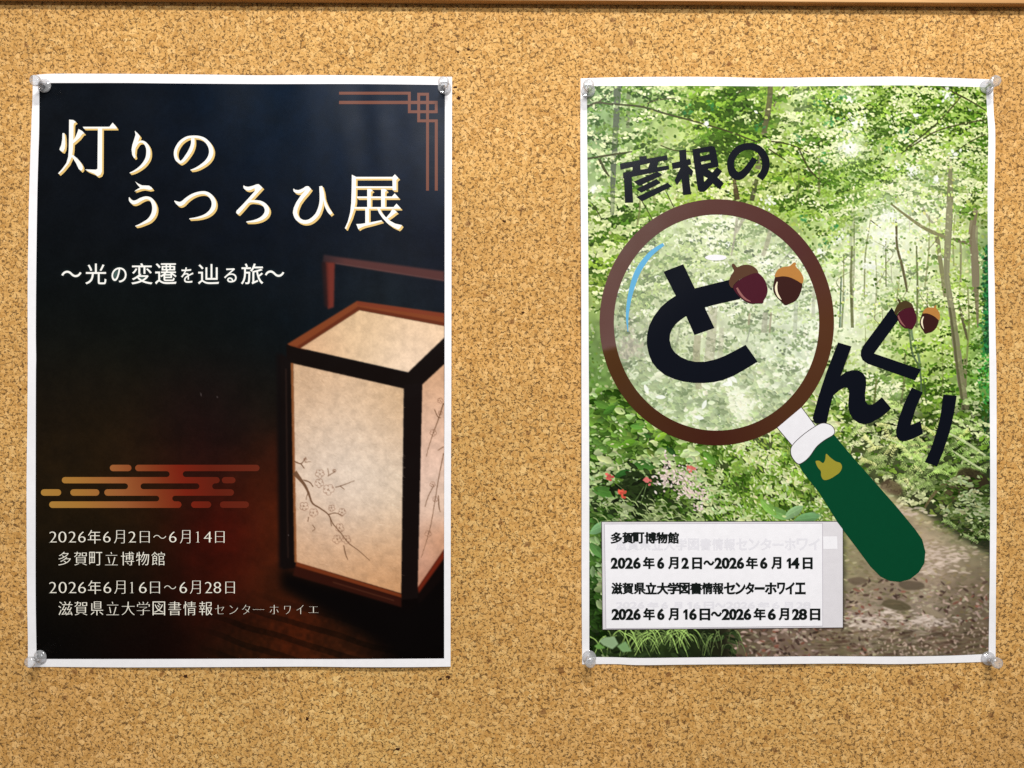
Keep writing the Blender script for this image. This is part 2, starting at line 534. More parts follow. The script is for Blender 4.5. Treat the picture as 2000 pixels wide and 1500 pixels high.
class Canvas:
    def __init__(self, x0, y0, x1, y1):
        self.x0, self.y0 = x0, y0
        self.w, self.h = int(x1 - x0), int(y1 - y0)
        self.X, self.Y = np.meshgrid(x0 + np.arange(self.w) + 0.5, y0 + np.arange(self.h) + 0.5)
        self.a = np.zeros((self.h, self.w, 3))

    def field(self, ctrl):
        num = np.zeros((self.h, self.w, 3)); den = np.zeros((self.h, self.w))
        for x, y, r, c in ctrl:
            w = np.exp(-((self.X - x) ** 2 + (self.Y - y) ** 2) / (2 * r * r)) + 1e-9 / (1 + ((self.X - x) ** 2 + (self.Y - y) ** 2) / 1e4)
            num += w[..., None] * np.array(c, float); den += w
        return num / den[..., None]

    def mask(self, loops, soft=0.6):
        m = np.zeros((self.h, self.w))
        if not isinstance(loops[0][0], (list, tuple)) or not isinstance(loops[0][0][0], (list, tuple, np.ndarray)): loops = [loops]
        al = np.concatenate([np.array(l, float) for l in loops])
        i0 = max(0, int(al[:, 0].min() - self.x0 - 3)); i1 = min(self.w, int(al[:, 0].max() - self.x0 + 4))
        j0 = max(0, int(al[:, 1].min() - self.y0 - 3)); j1 = min(self.h, int(al[:, 1].max() - self.y0 + 4))
        if i1 <= i0 or j1 <= j0: return m
        X, Y = self.X[j0:j1, i0:i1], self.Y[j0:j1, i0:i1]
        acc = 0
        for dx in (-0.25, 0.25):
            for dy in (-0.25, 0.25):
                acc = acc + (sum(winding(X + dx, Y + dy, l) for l in loops) != 0) * 0.25
        m[j0:j1, i0:i1] = acc
        return blur(m, soft) if soft else m

    def put(self, m, c):
        c = np.asarray(c, float)
        self.a = self.a * (1 - m[..., None]) + m[..., None] * c

    def line(self, pts, c, op=1.0):
        """tapered line: (x, y, width)"""
        lp = stroke(pts, 5)
        al = np.array(lp); i0 = max(0, int(al[:, 0].min() - self.x0 - 3)); i1 = min(self.w, int(al[:, 0].max() - self.x0 + 4))
        j0 = max(0, int(al[:, 1].min() - self.y0 - 3)); j1 = min(self.h, int(al[:, 1].max() - self.y0 + 4))
        if i1 <= i0 or j1 <= j0: return
        X, Y = self.X[j0:j1, i0:i1], self.Y[j0:j1, i0:i1]; acc = 0
        for dx in (-0.33, 0, 0.33):
            for dy in (-0.33, 0, 0.33): acc = acc + (winding(X + dx, Y + dy, lp) != 0) / 9.0
        acc = acc * op
        self.a[j0:j1, i0:i1] = self.a[j0:j1, i0:i1] * (1 - acc[..., None]) + acc[..., None] * np.asarray(c, float)

    def sample(self, px, py):
        x = np.clip(px - self.x0 - 0.5, 0, self.w - 1.001); y = np.clip(py - self.y0 - 0.5, 0, self.h - 1.001)
        xi, yi = x.astype(int), y.astype(int); fx, fy = (x - xi)[:, None], (y - yi)[:, None]
        A = self.a
        r = (A[yi, xi] * (1 - fx) + A[yi, xi + 1] * fx) * (1 - fy) + (A[yi + 1, xi] * (1 - fx) + A[yi + 1, xi + 1] * fx) * fy
        return lin(np.clip(r, 0, 255)) * INK


_stamps = {}
def stamp(length, width, ang):
    key = (round(length * 2), round(width * 2), int(ang / math.pi * 16) % 16)
    if key in _stamps: return _stamps[key]
    L, Wd, A = key[0] / 2, key[1] / 2, key[2] * math.pi / 16
    r = int(L / 2 + 2)
    y, x = np.mgrid[-r:r + 1, -r:r + 1].astype(float)
    u = x * math.cos(A) + y * math.sin(A); v = -x * math.sin(A) + y * math.cos(A)
    t = np.clip(1 - (2 * u / L) ** 2, 0, 1)
    half = Wd / 2 * t ** 0.8
    m = np.clip(half - np.abs(v) + 0.5, 0, 1) * (t > 0)
    sh = np.clip(0.5 + v / max(Wd, 1), 0, 1)
    _stamps[key] = (r, m, sh)
    return _stamps[key]


def splat(cv, x, y, length, width, ang, c, op=0.95, rib=0.0):
    r, m, sh = stamp(length, width, ang)
    i, j = int(x - cv.x0), int(y - cv.y0)
    a0, a1, b0, b1 = max(0, j - r), min(cv.h, j + r + 1), max(0, i - r), min(cv.w, i + r + 1)
    if a1 <= a0 or b1 <= b0: return
    sl = slice(a0 - j + r, a1 - j + r), slice(b0 - i + r, b1 - i + r)
    mm = (m[sl] * op)[..., None]
    col = np.asarray(c, float)
    if rib: col = col * (1 - rib + 2 * rib * sh[sl][..., None])
    cv.a[a0:a1, b0:b1] = cv.a[a0:a1, b0:b1] * (1 - mm) + mm * col


# ================================================================== CORK BOARD
board = empty('cork_board', (0, 0, 0), 'tan granulated cork board with a pale wooden rail along its top edge', 'cork board')
rail_lo = float(at(1000, 9.5, 0.0)[2])
box_mesh('cork_sheet', (-1.6, 0.0, -0.8), (1.6, 0.012, rail_lo + 0.05), M_CORK, board)
box_mesh('frame_rail', (-1.6, -0.0062, rail_lo), (1.6, -0.0003, rail_lo + 0.05), M_WOOD, board, 0.0006)


def speck(px, py, r):
    a = np.linspace(0, 2 * math.pi, 12, endpoint=False); rr = r * (1 + 0.35 * RNG.normal(size=12).clip(-1.2, 1.2))
    v = at(px + rr * np.cos(a) * 1.3, py + rr * np.sin(a), 0.00012)
    link_mesh('pin_hole', v, [tuple(range(11, -1, -1))], M_HOLE, board)
for px_, py_, r_ in ((894, 101, 2.0), (915, 96, 2.4), (917, 112, 1.8), (889, 170, 2.6), (896, 191, 3.0), (362, 1321, 3.0), (875, 1322, 3.2), (860, 1327, 2.4), (777, 1463, 3.4), (600, 1404, 2.8), (1640, 1390, 2.0), (1022, 610, 2.2), (985, 432, 2.4), (966, 975, 2.0), (40, 760, 2.0), (1965, 640, 2.0)):
    speck(px_, py_, r_)


# ================================================================== POSTER SHEETS
def edge(pts, n):
    """pts along an edge -> n evenly spaced samples"""
    S = np.array(spline(pts, 10)); d = np.r_[0, np.cumsum(np.hypot(*np.diff(S, axis=0).T))]
    t = np.linspace(0, d[-1], n)
    return np.stack([np.interp(t, d, S[:, 0]), np.interp(t, d, S[:, 1])], 1)


def coons(top, right, bottom, left, nu, nv):
    T, B = edge(top, nu), edge(bottom, nu); Lf, R = edge(left, nv), edge(right, nv)
    Lf[0], R[0], Lf[-1], R[-1] = T[0], T[-1], B[0], B[-1]
    u = np.linspace(0, 1, nu)[None, :, None]; v = np.linspace(0, 1, nv)[:, None, None]
    G = (1 - v) * T[None] + v * B[None] + (1 - u) * Lf[:, None] + u * R[:, None] \
        - ((1 - u) * (1 - v) * T[0] + u * (1 - v) * T[-1] + (1 - u) * v * B[0] + u * v * B[-1])
    return G


def grid_faces(nu, nv):
    i = np.arange(nv - 1)[:, None] * nu + np.arange(nu - 1)[None]
    return np.stack([i, i + nu, i + nu + 1, i + 1], -1).reshape(-1, 4)


def sheet(name, G, paper, parent):
    nv, nu = G.shape[:2]; N = nu * nv
    front = paper.pts(G[..., 0].ravel(), G[..., 1].ravel(), 0)
    back = front + np.array([0, 0.00018, 0])
    f = grid_faces(nu, nv)
    idx = np.arange(N).reshape(nv, nu)
    ring = np.r_[idx[0, :-1], idx[:-1, -1], idx[-1, :0:-1], idx[:0:-1, 0]]
    a, b = front[ring], back[ring]; R = len(ring); k = np.arange(R); k2 = (k + 1) % R
    rim = np.stack([2 * N + k, 2 * N + k2, 2 * N + R + k2, 2 * N + R + k], 1)
    return link_mesh(name, np.concatenate([front, back, a, b]), np.concatenate([f, f[:, ::-1] + N, rim]), M_PAPER, parent, None, True)


def picture(pieces, G, paper, cv, layer, mat):
    """one printed picture cut into pieces: (name, parent, test(px, py)); first test that is true takes the face"""
    nv, nu = G.shape[:2]
    px, py = G[..., 0].ravel(), G[..., 1].ravel()
    v = paper.pts(px, py, layer); c = cv.sample(px, py); f = grid_faces(nu, nv)
    cx, cy = px[f].mean(1), py[f].mean(1)
    left = np.ones(len(f), bool); out = []
    for name, parent, test in pieces:
        t = left & (test(cx, cy) if test else True); left &= ~t
        ff = f[t]; used, inv = np.unique(ff, return_inverse=True)
        p = parent() if callable(parent) else parent
        out.append(link_mesh(name, v[used], inv.reshape(ff.shape), mat, p, c[used], True))
    return out


def pinned(h, px, py, pins):
    for x, y in pins:
        w = np.exp(-((px - x) ** 2 + (py - y) ** 2) / 46.0 ** 2)
        h = h * (1 - w) + 0.35 * w
    return np.maximum(h, 0.3) * 1e-3


def lift_night(px, py):
    u = (px - 54) / 827.0; v = (py - 147) / 1156.0
    h = 0.8 + 1.7 * np.sin(np.pi * np.clip(v, 0, 1)) * (0.55 + 0.45 * np.cos(2 * np.pi * u)) + 1.2 * np.sin(np.pi * np.clip(u, 0, 1)) * ((1 - v) ** 3 + 0.9 * v ** 3)
    h = h + 2.6 * np.clip(v, 0, 1) ** 3 * np.clip(u - 0.15, 0, 1)            # the loose lower right corner
    h = h + 0.9 * np.exp(-((v - 0.45) / 0.25) ** 2) * np.exp(-((u - 0.0) / 0.18) ** 2)
    h = h + 0.13 * np.sin(px / 11.5 + 0.6 * np.sin(py / 70)) * np.exp(-((px - 735) / 95) ** 2) * np.exp(-((py - 265) / 115) ** 2)
    h = h + 0.40 * np.sin(px / 31.0 + 1) * np.exp(-(v / 0.10) ** 2) + 0.35 * np.sin(px / 37.0) * np.exp(-((1 - v) / 0.10) ** 2)
    h = h + 0.35 * np.sin(py / 41.0 + 2) * np.exp(-(u / 0.10) ** 2) + 0.30 * np.sin(py / 52.0) * np.exp(-((1 - u) / 0.10) ** 2)
    return pinned(h, px, py, ((88, 168), (868, 171), (80, 1282)))


def lift_forest(px, py):
    u = (px - 1135) / 810.0; v = (py - 151) / 1147.0
    h = 0.8 + 1.4 * np.sin(np.pi * np.clip(v, 0, 1)) * (0.6 + 0.4 * np.cos(2 * np.pi * u)) + 1.2 * np.sin(np.pi * np.clip(u, 0, 1)) * ((1 - v) ** 3 + 1.3 * v ** 3)
    h = h + 1.4 * np.exp(-((py - 300) / 80) ** 2) * np.exp(-((px - 1945) / 110) ** 2)
    h = h + 0.45 * np.sin(px / 30.0 + 0.5) * np.exp(-(v / 0.10) ** 2) + 0.45 * np.sin(px / 34.0 + 1) * np.exp(-((1 - v) / 0.10) ** 2)
    h = h + 0.35 * np.sin(py / 45.0) * np.exp(-(u / 0.10) ** 2) + 0.50 * np.sin(py / 36.0 + 1.5) * np.exp(-((1 - u) / 0.10) ** 2)
    h = h + 0.16 * np.sin((px + py) / 30.0) * np.exp(-(((px - 1290) / 130) ** 2 + ((py - 560) / 160) ** 2))
    return pinned(h, px, py, ((1149, 177), (1926, 170), (1151, 1283), (1929, 1285)))


NIGHT, FOREST = Paper(lift_night), Paper(lift_forest)
night = empty('poster', tuple(at(467, 725, 0.0)), 'dark poster with a glowing paper lantern and white and gold Japanese title', 'poster', 'posters pinned to the cork board')
forest = empty('poster', tuple(at(1540, 725, 0.0)), 'green forest poster with a magnifying glass and acorns drawn on it', 'poster', 'posters pinned to the cork board')

G = coons([(64, 147), (100, 144), (200, 144), (300, 144.5), (400, 145.5), (500, 147), (600, 146.5), (700, 147), (800, 148.5), (883, 150)],
          [(883, 150), (882.5, 375), (882, 500), (881.5, 750), (880.5, 1000), (880, 1302)],
          [(54, 1303), (100, 1302.5), (250, 1303.5), (400, 1303), (500, 1302.5), (600, 1302), (700, 1303), (800, 1303), (880, 1302)],
          [(64, 147), (63.5, 187), (61, 250), (57, 375), (55.5, 450), (54, 560), (54.2, 700), (53.5, 800), (51.8, 960), (52.5, 1125), (53.5, 1200), (54.5, 1260), (54, 1303)], 140, 190)
sheet('paper_sheet', G, NIGHT, night)
G = coons([(1134, 153), (1200, 151), (1300, 150), (1400, 150.3), (1500, 152.5), (1600, 151), (1700, 150), (1760, 149.6), (1850, 152), (1940, 155)],
          [(1940, 155), (1940, 190), (1941, 222), (1943.5, 248), (1944, 285), (1943, 330), (1941.5, 400), (1941, 480), (1943, 560), (1944.5, 650), (1946, 720), (1946.5, 800), (1946.5, 1000), (1945.5, 1125), (1944.5, 1292)],
          [(1137, 1297.5), (1200, 1297), (1250, 1299), (1350, 1298), (1500, 1297), (1650, 1296), (1750, 1297), (1850, 1295), (1944.5, 1292)],
          [(1134, 153), (1133.6, 250), (1134, 375), (1135, 500), (1135.5, 700), (1136, 900), (1136, 1125), (1137, 1297.5)], 140, 190)
sheet('paper_sheet', G, FOREST, forest)
#@PAINT_BEGIN
# ================================================================== PRINTED PICTURES
# ---- the night picture: dark room, glowing lantern
def text_boxes(chars, xs, yk, yd, special=None):
    """lettering line: characters, their x extents, y extents for kanji and for digits"""
    out = []
    for k, (ch, (a, b)) in enumerate(zip(chars, xs)):
        y0, y1 = yd if ch.isdigit() else yk
        if special and k in special: y0, y1 = special[k]
        elif ch == '〜': m = (yk[0] + yk[1]) / 2; y0, y1 = m - 4.2, m + 4.2
        elif ch == '日': y0, y1 = yd[0] - 0.5, yd[1] + 1
        out.append((ch, a, y0, b, y1))
    return out


SUB = [('〜', 120, 529, 159, 541), ('光', 167, 515, 207.5, 555), ('の', 218, 522.5, 247, 551.5), ('変', 257, 514.5, 297.5, 555), ('遷', 303, 514.5, 344.5, 555),
       ('を', 354, 522.5, 377.5, 552), ('辿', 387, 516, 427.5, 555), ('る', 438, 524, 462, 551.5), ('旅', 471, 515, 514, 555), ('〜', 517.5, 528.5, 555, 540.5)]
q = lambda *v: [(a / 4.0, b / 4.0) for a, b in v]
L1 = text_boxes('2026年6月2日〜6月14日', q((385, 445), (455, 520), (535, 595), (610, 670), (685, 787), (805, 865), (888, 975), (1003, 1063), (1092, 1170), (1195, 1300), (1320, 1380), (1404, 1488), (1530, 1560), (1590, 1655), (1680, 1755)), (1035, 1062), (1037.5, 1060))
L2 = text_boxes('多賀町立博物館', q((455, 555), (577, 682), (697, 798), (820, 922), (945, 1048), (1062, 1165), (1183, 1288)), (1077.5, 1104.5), (0, 0))
L3 = text_boxes('2026年6月16日〜6月28日', q((383, 443), (457, 522), (535, 597), (610, 672), (687, 790), (808, 870), (890, 980), (1015, 1045), (1085, 1147), (1172, 1250), (1280, 1378), (1402, 1462), (1482, 1568), (1600, 1658), (1668, 1728), (1760, 1835)), (1133.5, 1160.5), (1136, 1159))
SM = (1181, 1200)
L4 = text_boxes('滋賀県立大学図書情報センターホワイエ', q((455, 567), (580, 685), (707, 808), (830, 930), (948, 1055), (1068, 1172), (1192, 1290), (1315, 1415), (1432, 1532), (1555, 1660), (1678, 1752), (1790, 1860), (1888, 1955), (1975, 2065), (2105, 2178), (2220, 2272), (2315, 2372), (2410, 2488)), (1174.5, 1202), (0, 0),
                {10: SM, 11: (1182, 1200), 12: (1180.5, 1200.5), 13: (1189.5, 1191.5), 14: SM, 15: (1183, 1200), 16: SM, 17: (1184, 1197.5)})

cv = Canvas(62, 155, 876, 1294)
cv.a = cv.field([
    (130, 220, 120, (16, 20, 26)), (330, 220, 120, (10, 20, 34)), (560, 210, 110, (4, 26, 48)), (740, 240, 110, (8, 28, 52)), (850, 300, 80, (6, 22, 46)),
    (120, 430, 120, (10, 14, 20)), (330, 450, 120, (10, 14, 24)), (560, 430, 110, (8, 16, 30)), (760, 480, 100, (18, 24, 36)), (850, 480, 70, (18, 22, 38)),
    (110, 640, 120, (9, 15, 14)), (320, 650, 110, (9, 17, 13)), (500, 640, 80, (8, 15, 18)), (760, 570, 60, (28, 38, 42)), (600, 570, 60, (14, 24, 32)),
    (110, 800, 110, (32, 22, 12)), (250, 830, 100, (40, 26, 12)), (380, 790, 70, (26, 12, 14)), (390, 860, 60, (32, 8, 12)), (480, 800, 70, (30, 22, 14)),
    (110, 940, 90, (40, 28, 10)), (240, 930, 90, (50, 30, 10)), (370, 950, 70, (58, 16, 8)), (430, 1040, 60, (78, 9, 5)), (500, 950, 50, (74, 28, 10)),
    (530, 1040, 45, (96, 40, 14)), (545, 900, 40, (60, 22, 10)), (470, 1130, 60, (82, 24, 9)), (380, 1120, 60, (56, 12, 4)), (520, 1140, 40, (62, 32, 12)),
    (110, 1090, 90, (26, 20, 10)), (230, 1060, 90, (40, 26, 8)), (230, 1170, 80, (16, 8, 4)), (110, 1230, 90, (2, 2, 3)), (300, 1250, 80, (18, 3, 2)),
    (440, 1200, 50, (52, 16, 6)), (560, 1230, 50, (96, 34, 10)), (660, 1265, 45, (84, 38, 14)), (470, 1270, 50, (56, 30, 10)), (720, 1190, 50, (10, 3, 2)), (830, 1230, 60, (8, 3, 3)), (860, 1190, 40, (14, 6, 4))])
cv.a *= (0.80 + 0.40 * (0.5 * value_noise(cv.h, cv.w, 26) + 0.3 * value_noise(cv.h, cv.w, 9) + 0.2 * value_noise(cv.h, cv.w, 60)))[..., None]
cv.a += (value_noise(cv.h, cv.w, 1.6) - 0.5)[..., None] * 5
cv.a *= 0.86
# floor boards under the lantern
X, Y = cv.X, cv.Y
fl = np.clip((Y - (1150 + 0.02 * (X - 430))) / 60, 0, 1) * np.clip((X - 380) / 80, 0, 1)
plank = 0.5 + 0.5 * np.sin((Y - 0.30 * X) / 5.6 + 1.5 * value_noise(cv.h, cv.w, 60))
cv.a *= (1 - 0.35 * fl * (plank < 0.25))[..., None]
cv.a *= (1 - 0.30 * fl * value_noise(cv.h, cv.w, 7))[..., None]
# darkness around the lantern's foot and left post
cv.put(cv.mask([(545, 1105), (800, 1195), (870, 1110), (870, 1260), (800, 1285), (690, 1225), (600, 1180), (548, 1150)], 9), (6, 3, 3))
cv.put(cv.mask([(540, 690), (572, 700), (580, 1110), (545, 1110)], 3), (14, 8, 8))
# handle
cv.put(cv.mask([(632, 497), (655, 501), (868, 530), (868, 549), (655, 515), (630, 512)], 1.6) * (0.35 + 0.65 * np.clip((X - 615) / 60, 0, 1)), (84, 50, 48))
cv.put(cv.mask([(655, 513), (868, 547), (868, 549), (655, 515)], 0.8) * 0.6, (120, 80, 74))
cv.put(cv.mask([(636, 512), (654, 513), (652, 600), (640, 604)], 1.4), (110, 46, 37))
cv.put(cv.mask([(628, 512), (640, 512), (642, 600), (634, 600)], 2.2) * 0.6, (58, 24, 20))
# top frame and top panel
cv.put(cv.mask([(561, 672), (697, 588), (868, 612), (868, 660), (700, 620), (586, 690)], 0.9), (128, 64, 34))
cv.put(cv.mask([(561, 672), (586, 680), (700, 606), (868, 637), (868, 630), (699, 599), (580, 677)], 0.9) * 0.8, (92, 38, 20))
cv.put(cv.mask([(697, 588), (868, 612), (868, 620), (698, 596)], 1.0) * 0.6, (120, 50, 34))
PTOP = [(702, 606), (868, 637), (868, 659), (797, 727), (587, 680)]
cv.put(cv.mask(PTOP, 0.7), (0, 0, 0))
top_c = cv.field([(700, 615, 60, (204, 162, 108)), (860, 645, 60, (226, 186, 142)), (600, 678, 50, (206, 152, 104)), (720, 670, 60, (226, 192, 148)), (795, 715, 50, (240, 212, 184))])
# front bar, posts
BAR = [(559, 673), (587, 681), (796, 728), (868, 659), (868, 712), (826, 752), (790, 760), (570, 711), (560, 700)]
cv.put(cv.mask(BAR, 0.7), (16, 8, 6))
cv.put(cv.mask([(789, 752), (826, 748), (824, 900), (817, 1168), (783, 1172), (786, 950)], 0.8), (18, 10, 9))
cv.put(cv.mask([(548, 690), (569, 708), (578, 1108), (552, 1112)], 1.2), (16, 9, 8))
cv.put(cv.mask([(568, 709), (573, 709), (582, 1100), (575, 1098)], 0.7), (142, 86, 48))
cv.put(cv.mask([(557, 720), (560, 720), (564, 1090), (561, 1090)], 0.9) * 0.5, (60, 40, 32))
PFRONT = [(573, 710), (788.5, 759), (786, 950), (783.5, 1159), (579.5, 1098)]
PSIDE = [(825, 751), (868, 711), (868, 1072), (816, 1148)]
front_c = cv.field([(590, 740, 60, (196, 150, 104)), (700, 760, 70, (206, 164, 118)), (775, 790, 50, (190, 146, 92)), (600, 850, 70, (214, 182, 150)), (690, 840, 60, (222, 196, 170)), (770, 860, 50, (216, 178, 140)),
                    (700, 930, 70, (226, 214, 198)), (660, 950, 60, (222, 206, 190)), (765, 960, 50, (224, 198, 164)), (610, 1000, 60, (214, 176, 144)), (680, 1040, 60, (212, 172, 136)), (600, 1080, 50, (196, 138, 88)), (690, 1110, 50, (192, 130, 74)), (760, 1130, 50, (190, 124, 66)), (770, 1050, 50, (208, 160, 112))])
side_c = cv.field([(850, 740, 50, (196, 140, 94)), (850, 830, 50, (222, 176, 146)), (830, 950, 50, (220, 178, 156)), (860, 980, 40, (226, 196, 168)), (830, 1080, 50, (214, 166, 144)), (860, 1060, 30, (176, 96, 40)), (825, 1130, 30, (168, 90, 50))])
fib = 1 + 0.07 * (value_noise(cv.h, cv.w, 3.2) - 0.5) + 0.10 * (value_noise(cv.h, cv.w, 11) - 0.5)
ang = value_noise(cv.h, cv.w, 2.0)
for P_, c_ in ((PTOP, top_c), (PFRONT, front_c), (PSIDE, side_c)):
    m_ = cv.mask(P_, 0.6)[..., None]; c_ = c_ + (np.array((255, 238, 230)) - c_) * 0.24
    cv.a = cv.a * (1 - m_) + m_ * c_ * fib[..., None]
pm = cv.mask(PFRONT, 0)
for k in range(2600):                                                  # washi fibres
    x, y = RNG.uniform(575, 788), RNG.uniform(712, 1155)
    if winding(np.array([x]), np.array([y]), PFRONT)[0] == 0: continue
    s = RNG.choice([-1, 1]); base = cv.a[int(y - cv.y0), int(x - cv.x0)]
    splat(cv, x, y, RNG.uniform(5, 15), 1.0, RNG.normal(0.5, 0.5) % math.pi, np.clip(base + s * 26, 0, 255), 0.32)
# lower rail of the frame
cv.put(cv.mask([(579, 1098), (784, 1160), (784, 1168), (577, 1106)], 0.8), (118, 52, 24))
cv.put(cv.mask([(577, 1106), (784, 1168), (784, 1186), (572, 1124)], 1.2), (50, 18, 10))
cv.put(cv.mask([(650, 1136), (770, 1172), (770, 1174), (650, 1138)], 0.8) * 0.5, (110, 66, 44))
cv.put(cv.mask([(816, 1148), (868, 1072), (868, 1090), (818, 1160)], 1.2), (112, 36, 18))
cv.put(cv.mask([(818, 1160), (868, 1092), (868, 1125), (818, 1180)], 2), (14, 6, 5))
# plum branches on the panels
BR = (112, 78, 48)
zz = lambda *v: [(500 + a / 4.0, 750 + b / 4.0, w) for a, b, w in v]
for w in (zz((300, 690, 10), (345, 745, 6.5), (380, 790, 5), (410, 850, 4), (440, 930, 3), (500, 970, 2.4), (565, 1020, 2.2), (600, 1090, 1.8), (660, 1160, 1.6), (720, 1240, 1.5), (800, 1300, 1.3), (890, 1380, 0.9)),
          zz((300, 605, 2.4), (350, 622, 2), (380, 590, 1.4), (390, 570, 1)), zz((350, 622, 2), (378, 660, 1.6)), zz((380, 612, 1.2), (430, 608, 1)),
          zz((370, 750, 2.2), (420, 768, 2), (447, 805, 1.6)), zz((560, 720, 1.4), (600, 695, 1.4), (620, 680, 1)), zz((570, 715, 1.3), (560, 660, 1)), zz((620, 808, 1.6), (680, 790, 1.4), (770, 755, 0.8)), zz((655, 795, 1.3), (692, 825, 1.2)),
          zz((565, 1020, 2), (620, 1008, 1.6), (680, 1030, 1.2)), zz((580, 1050, 1.6), (590, 1110, 1.2)), zz((685, 1260, 1.8), (700, 1330, 1.8), (718, 1375, 1.2)), zz((405, 850, 1.5), (390, 905, 1)), zz((410, 1040, 2), (405, 1075, 1.6)), zz((440, 1100, 1.2), (460, 1130, 1.2), (440, 1150, 1)),
          zz((1465, 150, 2.4), (1430, 260, 1.8), (1390, 370, 1.5), (1350, 490, 1.1), (1330, 570, 0.8)), zz((1395, 200, 1.5), (1420, 255, 1.5), (1445, 265, 1.5)), zz((1466, 540, 1.6), (1430, 720, 1.5), (1400, 900, 1.3), (1370, 1080, 1.2), (1340, 1200, 1), (1290, 1360, 0.7)),
          zz((1420, 520, 1.2), (1450, 500, 1.6), (1466, 490, 1.6)), zz((1320, 960, 1), (1345, 880, 1.4), (1390, 790, 1.4)), zz((1425, 870, 1.6), (1430, 960, 1.8), (1440, 1000, 1.2))):
    cv.line([(x, y, ww * 1.08) for x, y, ww in w], (108, 74, 50), 0.92)
def blossom(x, y, r):
    for k in range(5):
        a = 2 * math.pi * k / 5 + RNG.uniform(0, 0.5); bx, by = x + 0.6 * r * math.cos(a), y + 0.6 * r * math.sin(a)
        cv.line([(bx + 0.5 * r * math.cos(t), by + 0.5 * r * math.sin(t), 0.8) for t in np.linspace(a - 1.9, a + 1.9, 7)], (132, 92, 70), 0.85)
    for k in range(5):
        a = RNG.uniform(0, 6.28); cv.line([(x, y, 0.8), (x + 0.35 * r * math.cos(a), y + 0.35 * r * math.sin(a), 0.9)], (120, 82, 58), 0.8)
for x, y, r in ((498, 700, 8), (495, 775, 8), (568, 825, 10), (375, 955, 8), (450, 1005, 8), (592, 970, 6), (672, 1002, 7), (655, 1125, 8), (632, 1215, 8), (705, 1215, 8), (385, 590, 3), (612, 678, 3)):
    blossom(500 + x / 4.0, 750 + y / 4.0, r)
for x, y, r in ((1385, 380, 6), (1440, 130, 5), (1440, 225, 4), (1380, 785, 5), (1345, 1170, 6), (1400, 900, 5)):
    blossom(500 + x / 4.0, 750 + y / 4.0, r)
# printed glow behind the small subtitle
gm = np.zeros((cv.h, cv.w))
for b_ in SUB:
    for lp in glyph(*b_, (0, 0)): gm = np.maximum(gm, 0) + cv.mask(lp, 0) * 0.8
gm = np.clip(blur(np.clip(gm, 0, 1), 3.0), 0, 1)
cv.a += gm[..., None] * np.array((70, 92, 84))
tm = [(392, 770, 1.5, 7), (424, 775, 2, 2.5), (563, 1045, 1.5, 1.5)]
for x, y, w, l in tm: splat(cv, x, y, l + 2, w, 1.5, (110, 100, 100), 0.7)

Gn = coons([(77, 162), (150, 162), (250, 162), (350, 163), (500, 164), (600, 164), (700, 164), (800, 165), (869, 166)],
           [(869, 166), (868.5, 375), (868.3, 700), (867.5, 1000), (867.5, 1286)],
           [(71.5, 1287), (250, 1287), (500, 1286.5), (600, 1287), (700, 1287), (867.5, 1286)],
           [(77, 162), (76.5, 250), (75, 300), (73, 375), (71.5, 470), (70.5, 560), (70, 650), (70.5, 700), (70, 750), (69.5, 1000), (69.5, 1125), (70, 1200), (71.5, 1287)], 560, 780)
inside = lambda lp: (lambda x, y: winding(x, y, lp) != 0)
LANTERN = [(559, 672), (632, 612), (632, 497), (868.9, 528), (869, 1175), (800, 1190), (552, 1118), (548, 690)]
lantern_root = []
def lantern_parent():
    return lantern_root[0]
lf = empty('lantern_picture', (0, 0, 0), '', '')
for k_ in ('label', 'category'): del lf[k_]
lf.parent = night; lantern_root.append(lf)
picture([('paper_panel', lf, inside(PTOP)), ('paper_panel', lf, inside(PFRONT)), ('paper_panel', lf, inside(PSIDE)),
         ('lantern_frame', lf, inside(LANTERN)), ('night_backdrop', night, None)], Gn, NIGHT, cv, 1.2, M_PRINT)

